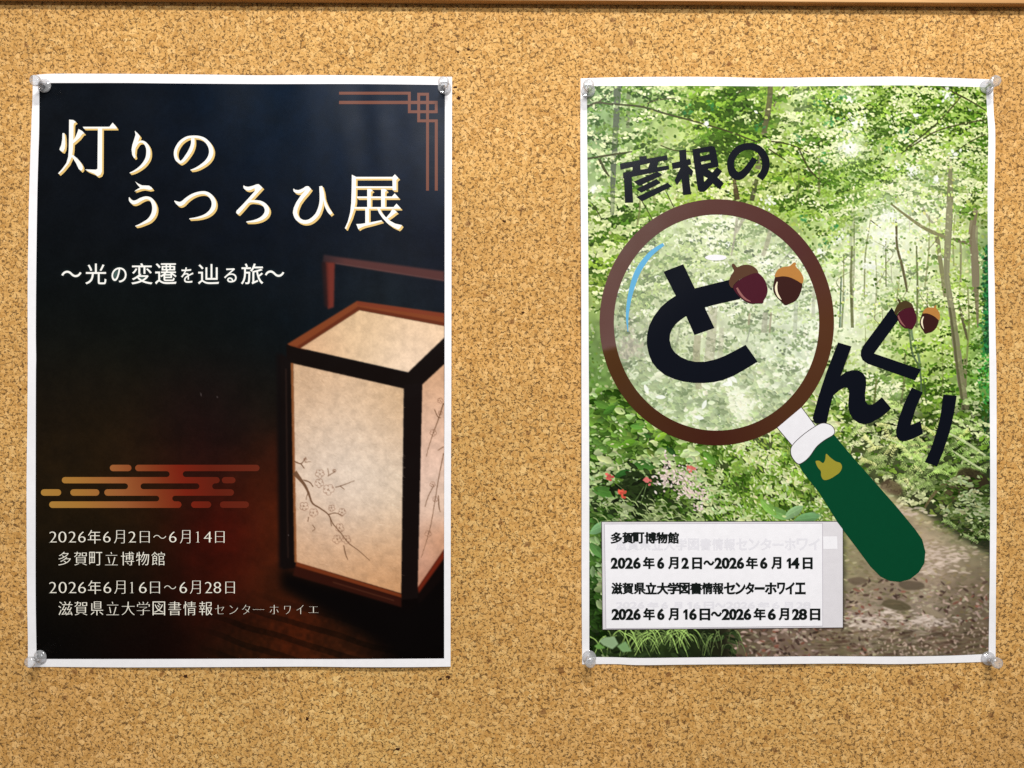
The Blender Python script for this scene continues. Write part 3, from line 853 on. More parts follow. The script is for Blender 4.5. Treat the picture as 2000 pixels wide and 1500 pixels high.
# ---- its lettering and ornaments
def K(k, ox, oy): return lambda *p: [(ox + x / k, oy + y / k) for x, y in p]
def S(k, ox, oy): return lambda *p: stroke([(ox + x / k, oy + y / k, w / k) for x, y, w in p])
A_ = K(12.5, 100, 220); B_ = K(10, 240, 230); Bs = S(10, 240, 230); Cs = S(9.0909, 230, 340); C_ = K(9.0909, 230, 340); Ds = S(9.0909, 440, 340); D_ = K(9.0909, 440, 340); E_ = K(12.5, 660, 330)
T1 = [A_((275, 500), (322, 500), (338, 600), (345, 760), (332, 880), (292, 960), (240, 940), (203, 905), (208, 870), (245, 790), (268, 660)),
      A_((438, 170), (540, 180), (592, 215), (600, 235), (556, 262), (546, 300), (540, 700), (530, 900), (505, 1080), (430, 1240), (300, 1400), (195, 1500), (168, 1482), (270, 1370), (370, 1230), (415, 1080), (428, 900), (434, 600)),
      A_((668, 400), (760, 450), (810, 505), (765, 520), (690, 620), (590, 710), (528, 760), (525, 690), (590, 600), (640, 480)),
      A_((470, 1060), (530, 1030), (640, 1120), (730, 1230), (770, 1310), (768, 1380), (730, 1425), (670, 1370), (610, 1240), (530, 1110)),
      A_((770, 345), (1420, 345), (1500, 245), (1560, 310), (1600, 370), (1600, 390), (800, 390)),
      A_((1140, 345), (1245, 345), (1240, 1440), (1205, 1520), (1130, 1552), (1050, 1490), (900, 1430), (830, 1385), (1090, 1392), (1130, 1370)),
      B_((232, 253), (290, 305), (335, 362), (312, 430), (278, 500), (247, 600), (236, 700), (250, 770), (222, 792), (182, 725), (170, 620), (185, 530), (222, 415), (247, 330)),
      Bs((250, 570, 20), (290, 500, 30), (340, 468, 36), (395, 472, 46), (446, 512, 58), (487, 590, 72), (497, 690, 82), (478, 790, 80), (418, 890, 66), (330, 975, 48), (220, 1045, 32), (135, 1078, 16)),
      Bs((1365, 400, 66), (1362, 520, 70), (1318, 640, 74), (1248, 750, 68), (1180, 835, 58), (1115, 880, 46)),
      Bs((1130, 880, 50), (1052, 810, 60), (1025, 700, 60), (1050, 590, 60), (1130, 470, 56), (1250, 390, 50), (1380, 370, 46), (1500, 383, 52), (1600, 430, 64), (1688, 530, 76), (1726, 650, 86), (1698, 770, 82), (1620, 870, 68), (1500, 955, 52), (1400, 1002, 34), (1322, 1022, 14))]
T2 = [C_((310, 132), (360, 168), (430, 200), (555, 205), (600, 235), (620, 268), (560, 280), (470, 262), (410, 268), (295, 308), (320, 285), (395, 240), (350, 190)),
      Cs((202, 412, 10), (222, 465, 46), (275, 503, 66), (340, 490, 64), (420, 445, 58), (510, 420, 50), (590, 450, 56), (638, 530, 72), (652, 620, 82), (628, 720, 78), (560, 810, 62), (460, 868, 42), (370, 908, 26), (312, 924, 12)),
      Cs((1005, 475, 10), (1045, 505, 46), (1100, 530, 74), (1155, 508, 70), (1230, 440, 60), (1330, 375, 54), (1450, 335, 50), (1560, 335, 56), (1648, 390, 68), (1700, 480, 76), (1700, 580, 78), (1645, 670, 66), (1550, 735, 48), (1420, 775, 32), (1270, 795, 14)),
      Ds((325, 205, 12), (350, 240, 50), (410, 258, 66), (490, 235, 54), (560, 205, 46), (600, 195, 30)),
      D_((520, 235), (565, 185), (600, 185), (662, 240), (560, 350), (440, 480), (330, 610), (258, 690), (230, 715), (192, 690), (200, 650), (300, 550), (420, 420), (525, 300)),
      Ds((262, 660, 22), (345, 550, 32), (430, 490, 34), (530, 484, 44), (630, 504, 56), (708, 560, 70), (742, 640, 82), (718, 720, 78), (640, 790, 62), (520, 833, 42), (375, 850, 16)),
      Ds((1210, 262, 10), (1240, 300, 48), (1310, 312, 60), (1390, 275, 50), (1440, 238, 44), (1485, 232, 30)),
      D_((1440, 235), (1485, 225), (1525, 265), (1470, 340), (1390, 430), (1325, 520), (1285, 620), (1275, 700), (1200, 690), (1215, 600), (1260, 500), (1340, 380), (1420, 290)),
      Ds((1242, 640, 72), (1242, 700, 76), (1280, 785, 74), (1360, 840, 68), (1450, 848, 66), (1540, 808, 68), (1628, 720, 68), (1678, 610, 66), (1703, 500, 64), (1706, 380, 62), (1704, 290, 66), (1692, 215, 46)),
      Ds((1700, 218, 44), (1735, 330, 36), (1752, 440, 34), (1790, 560, 52), (1838, 650, 62), (1882, 708, 54)),
      E_((340, 140), (440, 190), (436, 600), (430, 800), (395, 980), (330, 1180), (240, 1380), (200, 1470), (168, 1447), (240, 1290), (300, 1060), (325, 830), (335, 500)),
      E_((430, 193), (1335, 193), (1335, 238), (430, 238)), E_((1330, 195), (1390, 130), (1478, 222), (1425, 270), (1425, 520), (1335, 520)),
      E_((430, 425), (1345, 425), (1345, 466), (430, 466)), E_((715, 485), (800, 485), (852, 530), (803, 560), (800, 960), (715, 960)), E_((1055, 485), (1145, 485), (1200, 530), (1150, 560), (1145, 950), (1055, 950)),
      E_((455, 672), (1320, 672), (1385, 595), (1480, 700), (1480, 714), (470, 714)), E_((405, 930), (1360, 930), (1430, 845), (1530, 955), (1530, 970), (405, 970)),
      E_((668, 960), (758, 960), (758, 1340), (668, 1340)), E_((448, 1345), (560, 1340), (760, 1310), (1060, 1250), (1085, 1280), (860, 1345), (640, 1400), (545, 1440), (500, 1475)),
      E_((955, 960), (1018, 960), (1060, 1050), (1150, 1160), (1280, 1270), (1400, 1335), (1565, 1372), (1520, 1440), (1475, 1478), (1330, 1410), (1200, 1320), (1090, 1200), (1000, 1070)),
      E_((1325, 985), (1375, 992), (1445, 1055), (1395, 1085), (1300, 1160), (1215, 1215), (1180, 1185), (1270, 1080))]
def moved(shapes, dx, dy): return [[(x + dx, y + dy) for x, y in s] for s in shapes]
for T in (T1, T2):
    t_ = NIGHT.shape('title_lettering', T, M_WHITE_INK, night, 3.0)
    NIGHT.shape('gold_edge', moved(T, 1.1, 1.15) + moved(T, 2.2, 2.3) + moved(T, 3.2, 3.4), M_GOLD, t_, 2.2)
DENSE = '年多賀町博物館滋県図書情報'
def THIN(ch): return (0.05, 0.3) if ch in DENSE else (0.25, 0.7)
def POP(ch): return (-0.5, -0.2) if ch == '1' else (-1.1, -0.68) if ch in DENSE and ch != '年' else (-1.6, -1.05) if ch.isdigit() else (-1.25, -0.9)
NIGHT.glyphs('subtitle_lettering', SUB, M_WHITE_INK, night, 2.4, (-0.15, 0.2))
for L_ in (L1, L2, L3, L4): NIGHT.glyphs('date_lettering' if L_ in (L1, L3) else 'venue_lettering', L_, M_DATE_INK, night, 2.4, THIN)


def pill(x0, x1, y0, y1):
    r = (y1 - y0) / 2; cy = (y0 + y1) / 2
    a = np.linspace(-math.pi / 2, math.pi / 2, 9)
    return [(x1 - r + r * math.cos(t), cy + r * math.sin(t)) for t in a] + [(x0 + r - r * math.cos(t), cy - r * math.sin(t)) for t in a]


def neck(x0, x1, y0, y1):
    r = (y1 - y0) / 2; lp = []
    for t in np.linspace(-math.pi / 2, math.pi / 2, 9): lp.append((x1 + r - r * math.cos(t), (y0 + y1) / 2 + r * math.sin(t)))
    for t in np.linspace(math.pi / 2, -math.pi / 2, 9): lp.append((x0 - r + r * math.cos(t), (y0 + y1) / 2 + r * math.sin(t)))
    e = 1.0
    return [(x0 - r, y0 - e), (x1 + r, y0 - e)] + lp[:9] + [(x1 + r, y1 + e), (x0 - r, y1 + e)] + lp[9:]


cl = [pill(858, 1027, 631, 681), pill(1056, 2028, 631, 681), neck(1325, 1428, 681, 727), pill(483, 1716, 727, 776), pill(1733, 1840, 727, 776), neck(1000, 1098, 776, 822), neck(1558, 1658, 776, 822),
      pill(319, 478, 822, 873), pill(549, 776, 822, 873), pill(815, 1828, 822, 873), neck(1244, 1346, 873, 917), pill(384, 1418, 917, 968), pill(1493, 1650, 917, 968), pill(1718, 1945, 917, 968)]
cl = [[(x / 4.0, 750 + y / 4.0) for x, y in s] for s in cl]
def cloud_colour(x, y):
    xs = [78, 150, 230, 300, 360, 420, 510]
    cs = np.array([(178, 132, 60), (172, 120, 54), (160, 96, 52), (134, 62, 32), (122, 34, 18), (100, 32, 18), (104, 40, 24)], float)
    xx = x + 0.25 * (950 - y)
    c = np.stack([np.interp(xx, xs, cs[:, k]) for k in range(3)], 1)
    return lin(c) * INK
NIGHT.shape('cloud_ornament', cl, M_PRINT, night, 2.0, cloud_colour)


def bars(path, w):
    out = []
    for (ax, ay), (bx, by) in zip(path, path[1:]):
        x0, x1 = min(ax, bx) - w / 2, max(ax, bx) + w / 2; y0, y1 = min(ay, by) - w / 2, max(ay, by) + w / 2
        out.append([(x0, y0), (x1, y0), (x1, y1), (x0, y1)])
    return out
kz = lambda *p: [(500 + x / 4.0, y / 4.0) for x, y in p]
NIGHT.shape('corner_ornament', bars(kz((660, 728), (1198, 728), (1198, 873), (1408, 873), (1408, 802), (660, 799)), 5.6) + bars(kz((1340, 1478), (1340, 736), (1271, 736), (1271, 944), (1409, 944), (1408, 1478)), 5.6), M_COPPER, night, 2.0)

# ---- the forest picture
cv = Canvas(1140, 160, 1940, 1292)
X, Y = cv.X, cv.Y
R1, R2 = 75, 45
ctrl = [(1180, 230, R1, (112, 142, 96)), (1200, 340, R1, (140, 166, 112)), (1175, 470, R1, (160, 182, 92)), (1165, 570, R2, (176, 190, 110)), (1160, 640, R2, (104, 140, 72)), (1165, 720, R2, (110, 150, 76)), (1190, 770, R2, (84, 124, 48)),
        (1240, 210, R2, (132, 160, 110)), (1310, 220, R1, (160, 188, 88)), (1310, 300, R1, (206, 214, 138)), (1420, 200, R1, (128, 166, 66)), (1450, 250, R2, (112, 152, 54)), (1500, 330, R1, (172, 186, 110)), (1480, 200, R2, (176, 184, 140)), (1560, 220, R1, (186, 206, 116)),
        (1260, 430, R2, (120, 160, 70)), (1390, 350, R1, (184, 200, 120)), (1650, 200, R2, (178, 198, 118)), (1700, 245, R2, (166, 192, 106)), (1658, 290, R2, (232, 238, 220)), (1780, 270, R2, (196, 212, 150)), (1620, 260, R2, (112, 154, 52)), (1720, 330, R2, (150, 182, 84)),
        (1600, 400, R1, (132, 170, 66)), (1680, 380, R2, (158, 190, 96)), (1620, 480, R2, (196, 214, 142)), (1700, 470, R1, (222, 226, 190)), (1760, 440, R1, (232, 236, 212)), (1800, 330, R2, (206, 214, 160)), (1850, 200, R1, (136, 168, 72)), (1900, 250, R1, (150, 178, 84)), (1850, 340, R1, (178, 194, 120)),
        (1850, 420, R2, (196, 208, 156)), (1905, 420, R2, (178, 190, 116)), (1925, 300, R2, (110, 150, 60)), (1925, 480, 26, (80, 120, 70)), (1930, 560, 18, (30, 90, 52)), (1930, 660, 18, (30, 88, 50)), (1900, 560, R2, (160, 180, 110)), (1780, 560, R1, (190, 206, 128)), (1660, 560, R1, (196, 212, 158)), (1650, 650, R1, (222, 230, 194)),
        (1790, 620, R1, (188, 208, 124)), (1800, 690, R1, (172, 198, 96)), (1870, 720, R1, (146, 174, 82)), (1740, 770, R1, (196, 212, 142)), (1700, 700, R2, (206, 218, 160)), (1830, 830, R1, (138, 166, 82)), (1900, 830, R1, (118, 146, 76)), (1700, 860, R1, (158, 182, 98)), (1760, 900, R1, (110, 142, 72)), (1720, 910, R2, (150, 160, 100)),
        (1850, 940, R2, (98, 112, 60)), (1870, 985, R2, (84, 104, 52)), (1910, 950, R2, (66, 84, 44)), (1900, 1010, R2, (76, 100, 48)), (1925, 1060, R2, (64, 88, 46)), (1925, 750, R2, (60, 130, 56)),
        (1280, 560, R1, (164, 186, 96)), (1420, 480, R1, (178, 194, 118)), (1550, 600, R1, (186, 204, 150)), (1400, 700, R1, (170, 180, 122)), (1300, 790, R1, (150, 176, 104)), (1450, 800, R1, (176, 198, 132)), (1225, 660, R2, (140, 144, 112)), (1230, 720, R2, (120, 130, 90)), (1530, 740, R1, (160, 180, 130)), (1350, 610, R2, (196, 206, 148)),
        (1175, 830, R1, (82, 122, 42)), (1240, 850, R1, (152, 184, 104)), (1280, 870, R2, (120, 164, 60)), (1170, 900, R1, (108, 148, 70)), (1230, 950, R2, (40, 56, 24)), (1265, 960, R2, (44, 60, 26)), (1300, 890, R2, (66, 96, 36)), (1370, 900, R1, (120, 156, 64)), (1480, 880, R1, (178, 200, 108)), (1540, 920, R1, (156, 182, 86)), (1420, 990, R1, (104, 142, 60)), (1500, 990, R1, (126, 162, 72)),
        (1570, 1005, R2, (118, 154, 80)), (1330, 940, R2, (110, 130, 84)), (1200, 1000, R2, (62, 88, 40)), (1290, 1000, R2, (66, 92, 40)), (1165, 1040, R2, (110, 152, 84)), (1160, 1150, R1, (56, 88, 38)), (1160, 1230, R2, (34, 54, 22)), (1250, 1255, R2, (92, 124, 54)), (1350, 1255, R2, (64, 88, 40)), (1430, 1260, R2, (66, 62, 42)), (1500, 1250, R2, (104, 84, 72)),
        (1570, 1250, R2, (118, 100, 86)), (1650, 1260, R2, (104, 92, 68)), (1750, 1260, R2, (98, 88, 66)), (1880, 1250, R2, (84, 70, 54)), (1700, 1160, R2, (140, 120, 104)), (1850, 1150, R1, (124, 110, 88)), (1820, 1085, R2, (208, 188, 168)), (1720, 1000, R2, (160, 136, 110)), (1770, 1035, R2, (166, 144, 118)), (1700, 1212, 34, (206, 188, 174)), (1810, 1212, 34, (206, 190, 178)), (1890, 1190, R2, (96, 84, 66)), (1915, 1120, R2, (92, 80, 62)), (1665, 1100, R2, (116, 124, 78)), (1760, 1165, R2, (120, 108, 86))]
F0 = cv.field(ctrl)
cv.a = F0 * (0.86 + 0.28 * (value_noise(cv.h, cv.w, 10)))[..., None]
PATH = [(1700, 940), (1735, 960), (1765, 985), (1800, 1000), (1850, 1035), (1890, 1060), (1936, 1085), (1936, 1290), (1430, 1290), (1420, 1226), (1600, 1226), (1650, 1226), (1650, 1000)]
path_m = cv.mask(PATH, 5)
clump = 0.4 * value_noise(cv.h, cv.w, 44) + 0.38 * value_noise(cv.h, cv.w, 19) + 0.22 * value_noise(cv.h, cv.w, 8)
clump = (clump - clump.mean()) / clump.std()


def at_px(arr, x, y): return arr[min(max(int(y - cv.y0), 0), cv.h - 1), min(max(int(x - cv.x0), 0), cv.w - 1)]


def spray(x, y, tone, size, spread, n, droop=0.15):
    """one leafy twig: leaves of one tone laid along a drooping spine"""
    d = RNG.choice([-1, 1]); b = at_px(F0, x, y); lum = b.mean() / 255.0
    if tone == 2: c0 = b + (np.array((250, 252, 200)) - b) * RNG.uniform(0.45, 0.9) * (0.4 + 0.75 * lum)
    elif tone == 1: c0 = b * np.array((0.92, 1.0, 0.66)) * RNG.uniform(0.78, 1.06)
    else: c0 = b * np.array((0.52, 0.66, 0.34)) * RNG.uniform(0.6, 1.15)
    for _ in range(n):
        u = RNG.uniform(-1, 1); v = RNG.normal(0, 0.36) * (1 - 0.5 * abs(u))
        lx, ly = x + u * spread, y + d * u * spread * droop * 2 + v * spread * 0.55
        L = RNG.uniform(*size)
        splat(cv, lx, ly, L, L * RNG.uniform(0.4, 0.68), (RNG.normal(0.25 * d, 0.55)) % math.pi, np.clip(c0 * RNG.uniform(0.86, 1.12), 3, 255), 0.93, 0.05)


def sprays(n, box, size, spread, m, probs, keep=None, shade=True):
    x0, y0, x1, y1 = box
    for _ in range(n):
        x, y = RNG.uniform(x0, x1), RNG.uniform(y0, y1)
        if keep is not None and not keep(x, y): continue
        k = at_px(clump, x, y) * 0.55 + RNG.normal(0, 0.7)
        tone = 0 if k < probs[0] else 1 if k < probs[1] else 2
        sp = RNG.uniform(*spread)
        if tone == 2 and shade: spray(x + 2, y + sp * 0.38, 0, size, sp * 0.9, int(m * 0.55))
        spray(x, y, tone, size, sp, m)


def leaves(n, box, size, aspect, ang, contrast, op=0.95, rib=0.05, keep=None, off=0.0, dark_bias=0.0):
    x0, y0, x1, y1 = box
    for _ in range(n):
        x, y = RNG.uniform(x0, x1), RNG.uniform(y0, y1)
        if keep is not None and not keep(x, y): continue
        b = at_px(F0, x, y); k = at_px(clump, x, y)
        t = RNG.normal(0.72 * k + off, 0.62); lum = b.mean() / 255.0
        if t > 0.55:                                          # lit leaf
            w = min(0.92, 0.30 + 0.30 * t) * (0.45 + 0.65 * lum) * min(1.0, 0.6 + 0.4 * contrast)
            c = b + (np.array((250, 252, 206)) - b) * w
        elif t < -0.35:                                       # leaf in shade
            w = min(1.0, (-t - 0.1) * 0.62) * min(1.2, contrast)
            c = b * (1 - w * np.array((0.56, 0.44, 0.74)))
        else:
            c = b * np.array((0.95, 0.98, 0.80)) * (1 + 0.16 * t)
        c = c * (1 + 0.04 * RNG.normal()) * (1 + 0.025 * RNG.normal(size=3)); c = np.clip(c, 4, 255)
        L = RNG.uniform(*size); a = ang() if callable(ang) else RNG.uniform(0, math.pi)
        splat(cv, x, y, L, L * RNG.uniform(*aspect), a % math.pi, c, op, rib)


anyang = lambda: RNG.uniform(0, math.pi)
# far canopy, then nearer leaves
cv.a = blur(cv.a, 1.0)
leaves(6000, (1140, 160, 1940, 760), (4, 9), (0.5, 0.8), anyang, 0.7)
sprays(240, (1140, 160, 1940, 620), (5, 9), (12, 24), 16, (-0.5, 0.35))
# trunks and limbs standing in the haze
TR = (122, 118, 88)
for pts, c, o in ((((1206, 160, 16), (1204, 230, 13), (1198, 330, 11), (1196, 420, 10)), (92, 98, 84), 0.7), (((1228, 160, 8), (1226, 250, 7)), (110, 112, 88), 0.5), (((1505, 165, 10), (1502, 205, 13), (1492, 260, 12), (1480, 330, 12)), (110, 100, 80), 0.75), (((1532, 168, 5), (1512, 205, 5), (1500, 225, 6)), (100, 92, 72), 0.75),
                  (((1440, 170, 4), (1450, 190, 7), (1455, 200, 3)), (70, 60, 40), 0.8), (((1432, 345, 9), (1440, 390, 11)), (92, 76, 52), 0.8), (((1475, 355, 10), (1468, 392, 10)), (84, 86, 60), 0.7),
                  (((1856, 310, 15), (1855, 400, 14), (1851, 480, 13), (1849, 540, 11), (1858, 600, 13), (1866, 660, 15), (1874, 720, 16), (1886, 800, 17)), (138, 136, 104), 0.95), (((1906, 400, 12), (1898, 460, 14), (1904, 500, 16), (1906, 570, 14)), (130, 120, 94), 0.9),
                  (((1740, 398, 4), (1775, 425, 7), (1810, 448, 8), (1850, 465, 8)), (134, 132, 92), 0.9), (((1830, 462, 10), (1838, 520, 9), (1846, 580, 7)), (140, 138, 100), 0.85), (((1750, 425, 4), (1752, 480, 5), (1762, 520, 6), (1772, 570, 4)), (110, 104, 72), 0.85),
                  (((1790, 490, 4), (1792, 560, 5), (1790, 640, 5)), (126, 134, 88), 0.8), (((1665, 380, 5), (1662, 470, 6), (1660, 560, 5)), (118, 128, 84), 0.6), (((1664, 560, 6), (1665, 630, 7)), (118, 118, 76), 0.8), (((1650, 560, 5), (1643, 640, 4)), (90, 116, 88), 0.8), (((1788, 375, 3), (1800, 400, 4), (1818, 432, 5), (1830, 430, 4), (1834, 380, 3)), (120, 116, 84), 0.8),
                  (((1890, 475, 6), (1868, 470, 5), (1862, 465, 3)), (104, 96, 70), 0.85), (((1775, 590, 3), (1782, 660, 5), (1795, 700, 5), (1798, 760, 4)), (98, 122, 86), 0.85), (((1712, 745, 5), (1706, 795, 5)), (116, 126, 70), 0.8), (((1800, 740, 4), (1806, 790, 4), (1816, 810, 3)), (70, 92, 52), 0.8), (((1886, 700, 8), (1884, 760, 9), (1890, 800, 9)), (120, 116, 82), 0.85), (((1874, 600, 5), (1884, 640, 6), (1890, 665, 3)), (84, 78, 54), 0.85),
                  (((1770, 380, 2.5), (1776, 420, 3.2), (1777, 455, 2)), (120, 116, 84), 0.8), (((1700, 540, 2), (1712, 520, 2.4), (1730, 530, 2.2), (1758, 580, 2)), (120, 124, 70), 0.8), (((1740, 510, 2), (1742, 560, 2.4)), (110, 110, 70), 0.7), (((1878, 480, 3), (1876, 560, 4)), (150, 150, 110), 0.7)):
    cv.line([p for p in pts], c, o)
CAN = lambda x, y: y < 430 or x < 1260 or (x < 1700 and y < 520) or RNG.random() < 0.22
sprays(560, (1140, 160, 1940, 600), (5, 10), (14, 30), 20, (-0.35, 0.40), CAN)
sprays(260, (1560, 160, 1940, 420), (5, 9), (14, 28), 20, (-0.1, 0.5))
sprays(110, (1370, 160, 1510, 300), (6, 12), (16, 30), 20, (0.35, 1.0))
sprays(110, (1140, 390, 1260, 600), (7, 12), (14, 26), 16, (-0.7, 0.05))
sprays(260, (1620, 540, 1940, 800), (4, 8), (10, 22), 14, (-0.5, 0.30), lambda x, y: RNG.random() > 0.95 * math.exp(-((x - 1665) / 60) ** 2 - ((y - 620) / 70) ** 2))
sprays(160, (1680, 720, 1940, 880), (5, 10), (12, 24), 16, (-0.3, 0.5))
for x, y, r, o in ((1745, 448, 70, 0.85), (1690, 560, 64, 0.60), (1655, 640, 50, 0.65), (1662, 288, 26, 0.85), (1700, 505, 40, 0.4), (1800, 350, 34, 0.4), (1840, 400, 30, 0.35), (1560, 230, 40, 0.25), (1320, 300, 50, 0.25), (1700, 690, 40, 0.4), (1740, 770, 36, 0.35), (1165, 372, 18, 0.5), (1790, 560, 60, 0.40), (1620, 520, 40, 0.35), (1870, 350, 30, 0.3), (1660, 170, 24, 0.4), (1570, 180, 30, 0.3)):
    hz = o * np.exp(-(((X - x) / r) ** 2 + ((Y - y) / r) ** 2)) * (0.45 + 0.85 * value_noise(cv.h, cv.w, 9))
    cv.put(np.clip(hz, 0, 0.92), (244, 248, 226))
for pts, c, o in ((((1856, 330, 8), (1855, 400, 13), (1851, 480, 13), (1849, 540, 11), (1858, 600, 12), (1866, 660, 13), (1874, 720, 14), (1886, 800, 14)), (128, 126, 92), 0.85), (((1851, 480, 4), (1847, 540, 4), (1855, 600, 4), (1863, 660, 5), (1870, 720, 5), (1882, 800, 5)), (78, 76, 48), 0.6),
                  (((1908, 410, 5), (1899, 460, 9), (1904, 500, 12), (1907, 570, 9), (1910, 640, 3)), (120, 110, 84), 0.85), (((1740, 398, 3), (1775, 425, 5), (1810, 448, 6), (1850, 465, 6)), (122, 122, 80), 0.9), (((1830, 462, 8), (1838, 520, 8), (1846, 580, 6)), (128, 126, 88), 0.8), (((1750, 425, 3.4), (1752, 480, 4.4), (1762, 520, 5), (1772, 570, 3)), (84, 80, 48), 0.85),
                  (((1790, 480, 3), (1792, 560, 4), (1790, 640, 4)), (104, 112, 66), 0.75), (((1664, 480, 4), (1662, 560, 5), (1665, 640, 6)), (100, 104, 62), 0.75), (((1643, 540, 3), (1640, 640, 3.4)), (76, 100, 70), 0.75), (((1775, 640, 3), (1782, 690, 4), (1796, 720, 4), (1800, 770, 3.4)), (84, 104, 70), 0.85), (((1712, 740, 4), (1706, 800, 4)), (104, 112, 58), 0.8), (((1804, 740, 3), (1810, 790, 3), (1818, 812, 2.4)), (60, 82, 42), 0.8),
                  (((1700, 430, 2), (1690, 500, 3), (1688, 580, 3)), (112, 116, 72), 0.6), (((1876, 470, 3), (1876, 560, 3.4)), (130, 130, 92), 0.7), (((1206, 168, 12), (1204, 230, 11), (1198, 330, 9), (1196, 420, 8)), (84, 92, 76), 0.45), (((1505, 165, 9), (1502, 205, 11), (1492, 260, 9)), (96, 88, 66), 0.75), (((1478, 350, 8), (1468, 392, 9)), (70, 70, 46), 0.7), (((1434, 350, 7), (1440, 390, 9)), (84, 70, 46), 0.75)):
    cv.line([p for p in pts], c, o)
for x, y0, y1, w in ((1668, 420, 600, 4), (1648, 500, 640, 3), (1710, 500, 620, 3), (1730, 470, 560, 2.6), (1757, 540, 640, 3), (1815, 420, 560, 3.4), (1812, 560, 640, 3), (1890, 560, 700, 4), (1640, 690, 760, 3), (1690, 640, 720, 3), (1768, 690, 790, 4), (1840, 680, 790, 3.4), (1865, 420, 520, 3), (1722, 600, 680, 2.6), (1600, 300, 380, 4), (1560, 330, 400, 3), (1276, 330, 400, 5), (1250, 380, 440, 4)):
    x2 = x + RNG.normal(0, 5); cv.line([(x, y0, w * 0.7), ((x + x2) / 2 + RNG.normal(0, 2), (y0 + y1) / 2, w), (x2, y1, w * 1.1)], np.array((96, 98, 60)) * RNG.uniform(0.8, 1.3), RNG.uniform(0.35, 0.65))
    if RNG.random() < 0.6: cv.line([((x + x2) / 2, (y0 + y1) / 2, w * 0.6), (x + RNG.choice([-1, 1]) * 14, (y0 + y1) / 2 - 22, w * 0.5), (x + RNG.choice([-1, 1]) * 22, (y0 + y1) / 2 - 44, 0.8)], (100, 100, 62), 0.6)
# twigs in front of the foliage
TW = (84, 92, 50)
for pts in (((1147, 208, 3), (1168, 200, 3.2), (1190, 203, 2.6), (1250, 208, 3), (1300, 222, 2.8), (1360, 238, 2.6), (1420, 256, 2.4), (1480, 278, 2)), ((1168, 200, 2.4), (1196, 178, 2)), ((1255, 208, 1.6), (1280, 196, 2), (1320, 192, 1.4)), ((1147, 310, 3), (1190, 303, 3), (1235, 296, 2)), ((1170, 310, 4), (1180, 330, 4), (1190, 345, 2)), ((1290, 284, 1.4), (1320, 294, 1.8), (1360, 296, 1.4)),
            ((1500, 275, 2), (1540, 282, 2.4), (1580, 298, 2)), ((1500, 290, 2.2), (1545, 320, 1.6)), ((1560, 290, 2), (1580, 330, 3), (1600, 350, 2)), ((1838, 168, 2), (1870, 184, 2.6), (1900, 200, 2.2), (1926, 216, 2)), ((1878, 187, 2.4), (1850, 220, 2.4), (1820, 250, 2.2), (1770, 290, 2)), ((1928, 233, 2.2), (1880, 242, 2.2), (1830, 256, 2.2), (1790, 280, 2.4), (1760, 300, 1.6)), ((1925, 262, 1.8), (1890, 280, 1.8), (1850, 310, 1.4)),
            ((1240, 375, 1), (1255, 395, 1.4), (1275, 430, 1)), ((1300, 372, 1.4), (1316, 405, 1.6)), ((1155, 395, 1.4), (1168, 415, 1.6), (1176, 430, 1)), ((1700, 430, 1.4), (1720, 445, 1.4)), ((1420, 358, 1), (1445, 360, 1.4))):
    cv.line([(x, y, w * 1.35) for x, y, w in pts], (70, 72, 38), 0.9)
leaves(700, (1140, 160, 1940, 480), (4, 8), (0.5, 0.85), anyang, 1.1)
for x, y, s in ((1618, 240, 10), (1634, 236, 12), (1600, 205, 8), (1626, 186, 9), (1640, 190, 8), (1610, 310, 10), (1560, 270, 9), (1633, 445, 10), (1570, 430, 8), (1480, 245, 12), (1390, 210, 11), (1340, 215, 10), (1610, 475, 8), (1735, 292, 10), (1765, 258, 9)):
    for _ in range(9): splat(cv, x + RNG.normal(0, s * 0.6), y + RNG.normal(0, s * 0.6), RNG.uniform(5, 11), RNG.uniform(3, 6), anyang(), np.array((52, 122, 66)) * RNG.uniform(0.7, 1.3), 0.5)
# blown-out gaps of sky
for x, y, r, n in ((1658, 288, 22, 60), (1670, 240, 14, 22), (1850, 186, 14, 18), (1730, 460, 30, 40), (1700, 520, 22, 20), (1640, 465, 14, 14), (1780, 330, 24, 26), (1830, 350, 16, 12), (1660, 195, 12, 10), (1160, 370, 12, 12), (1600, 490, 10, 10), (1740, 420, 26, 30), (1500, 395, 12, 10), (1790, 225, 10, 8), (1865, 300, 14, 10), (1380, 240, 10, 8)):
    for _ in range(n * 2):
        a, d = RNG.uniform(0, 6.28), r * abs(RNG.normal(0, 0.6)) * (1 + 0.5 * math.sin(3 * x))
        splat(cv, x + d * math.cos(a) * 1.25, y + d * math.sin(a), RNG.uniform(3, 9), RNG.uniform(2.5, 6), anyang(), np.array((242, 246, 232)) * RNG.uniform(0.92, 1.03), RNG.uniform(0.4, 0.85))
leaves(900, (1560, 160, 1900, 620), (4, 8), (0.5, 0.8), anyang, 1.1, off=-0.3)
for pts, c, o in ((((1752, 440, 3), (1752, 480, 4), (1762, 520, 5), (1772, 560, 3)), (112, 106, 74), 0.7), (((1740, 398, 3), (1775, 425, 5), (1810, 448, 6), (1850, 465, 6)), (138, 136, 96), 0.8), (((1855, 395, 12), (1851, 480, 12), (1849, 540, 10), (1858, 600, 11)), (146, 144, 112), 0.75), (((1905, 440, 10), (1904, 500, 13), (1907, 560, 11)), (134, 126, 100), 0.7)):
    cv.line([p for p in pts], c, o)
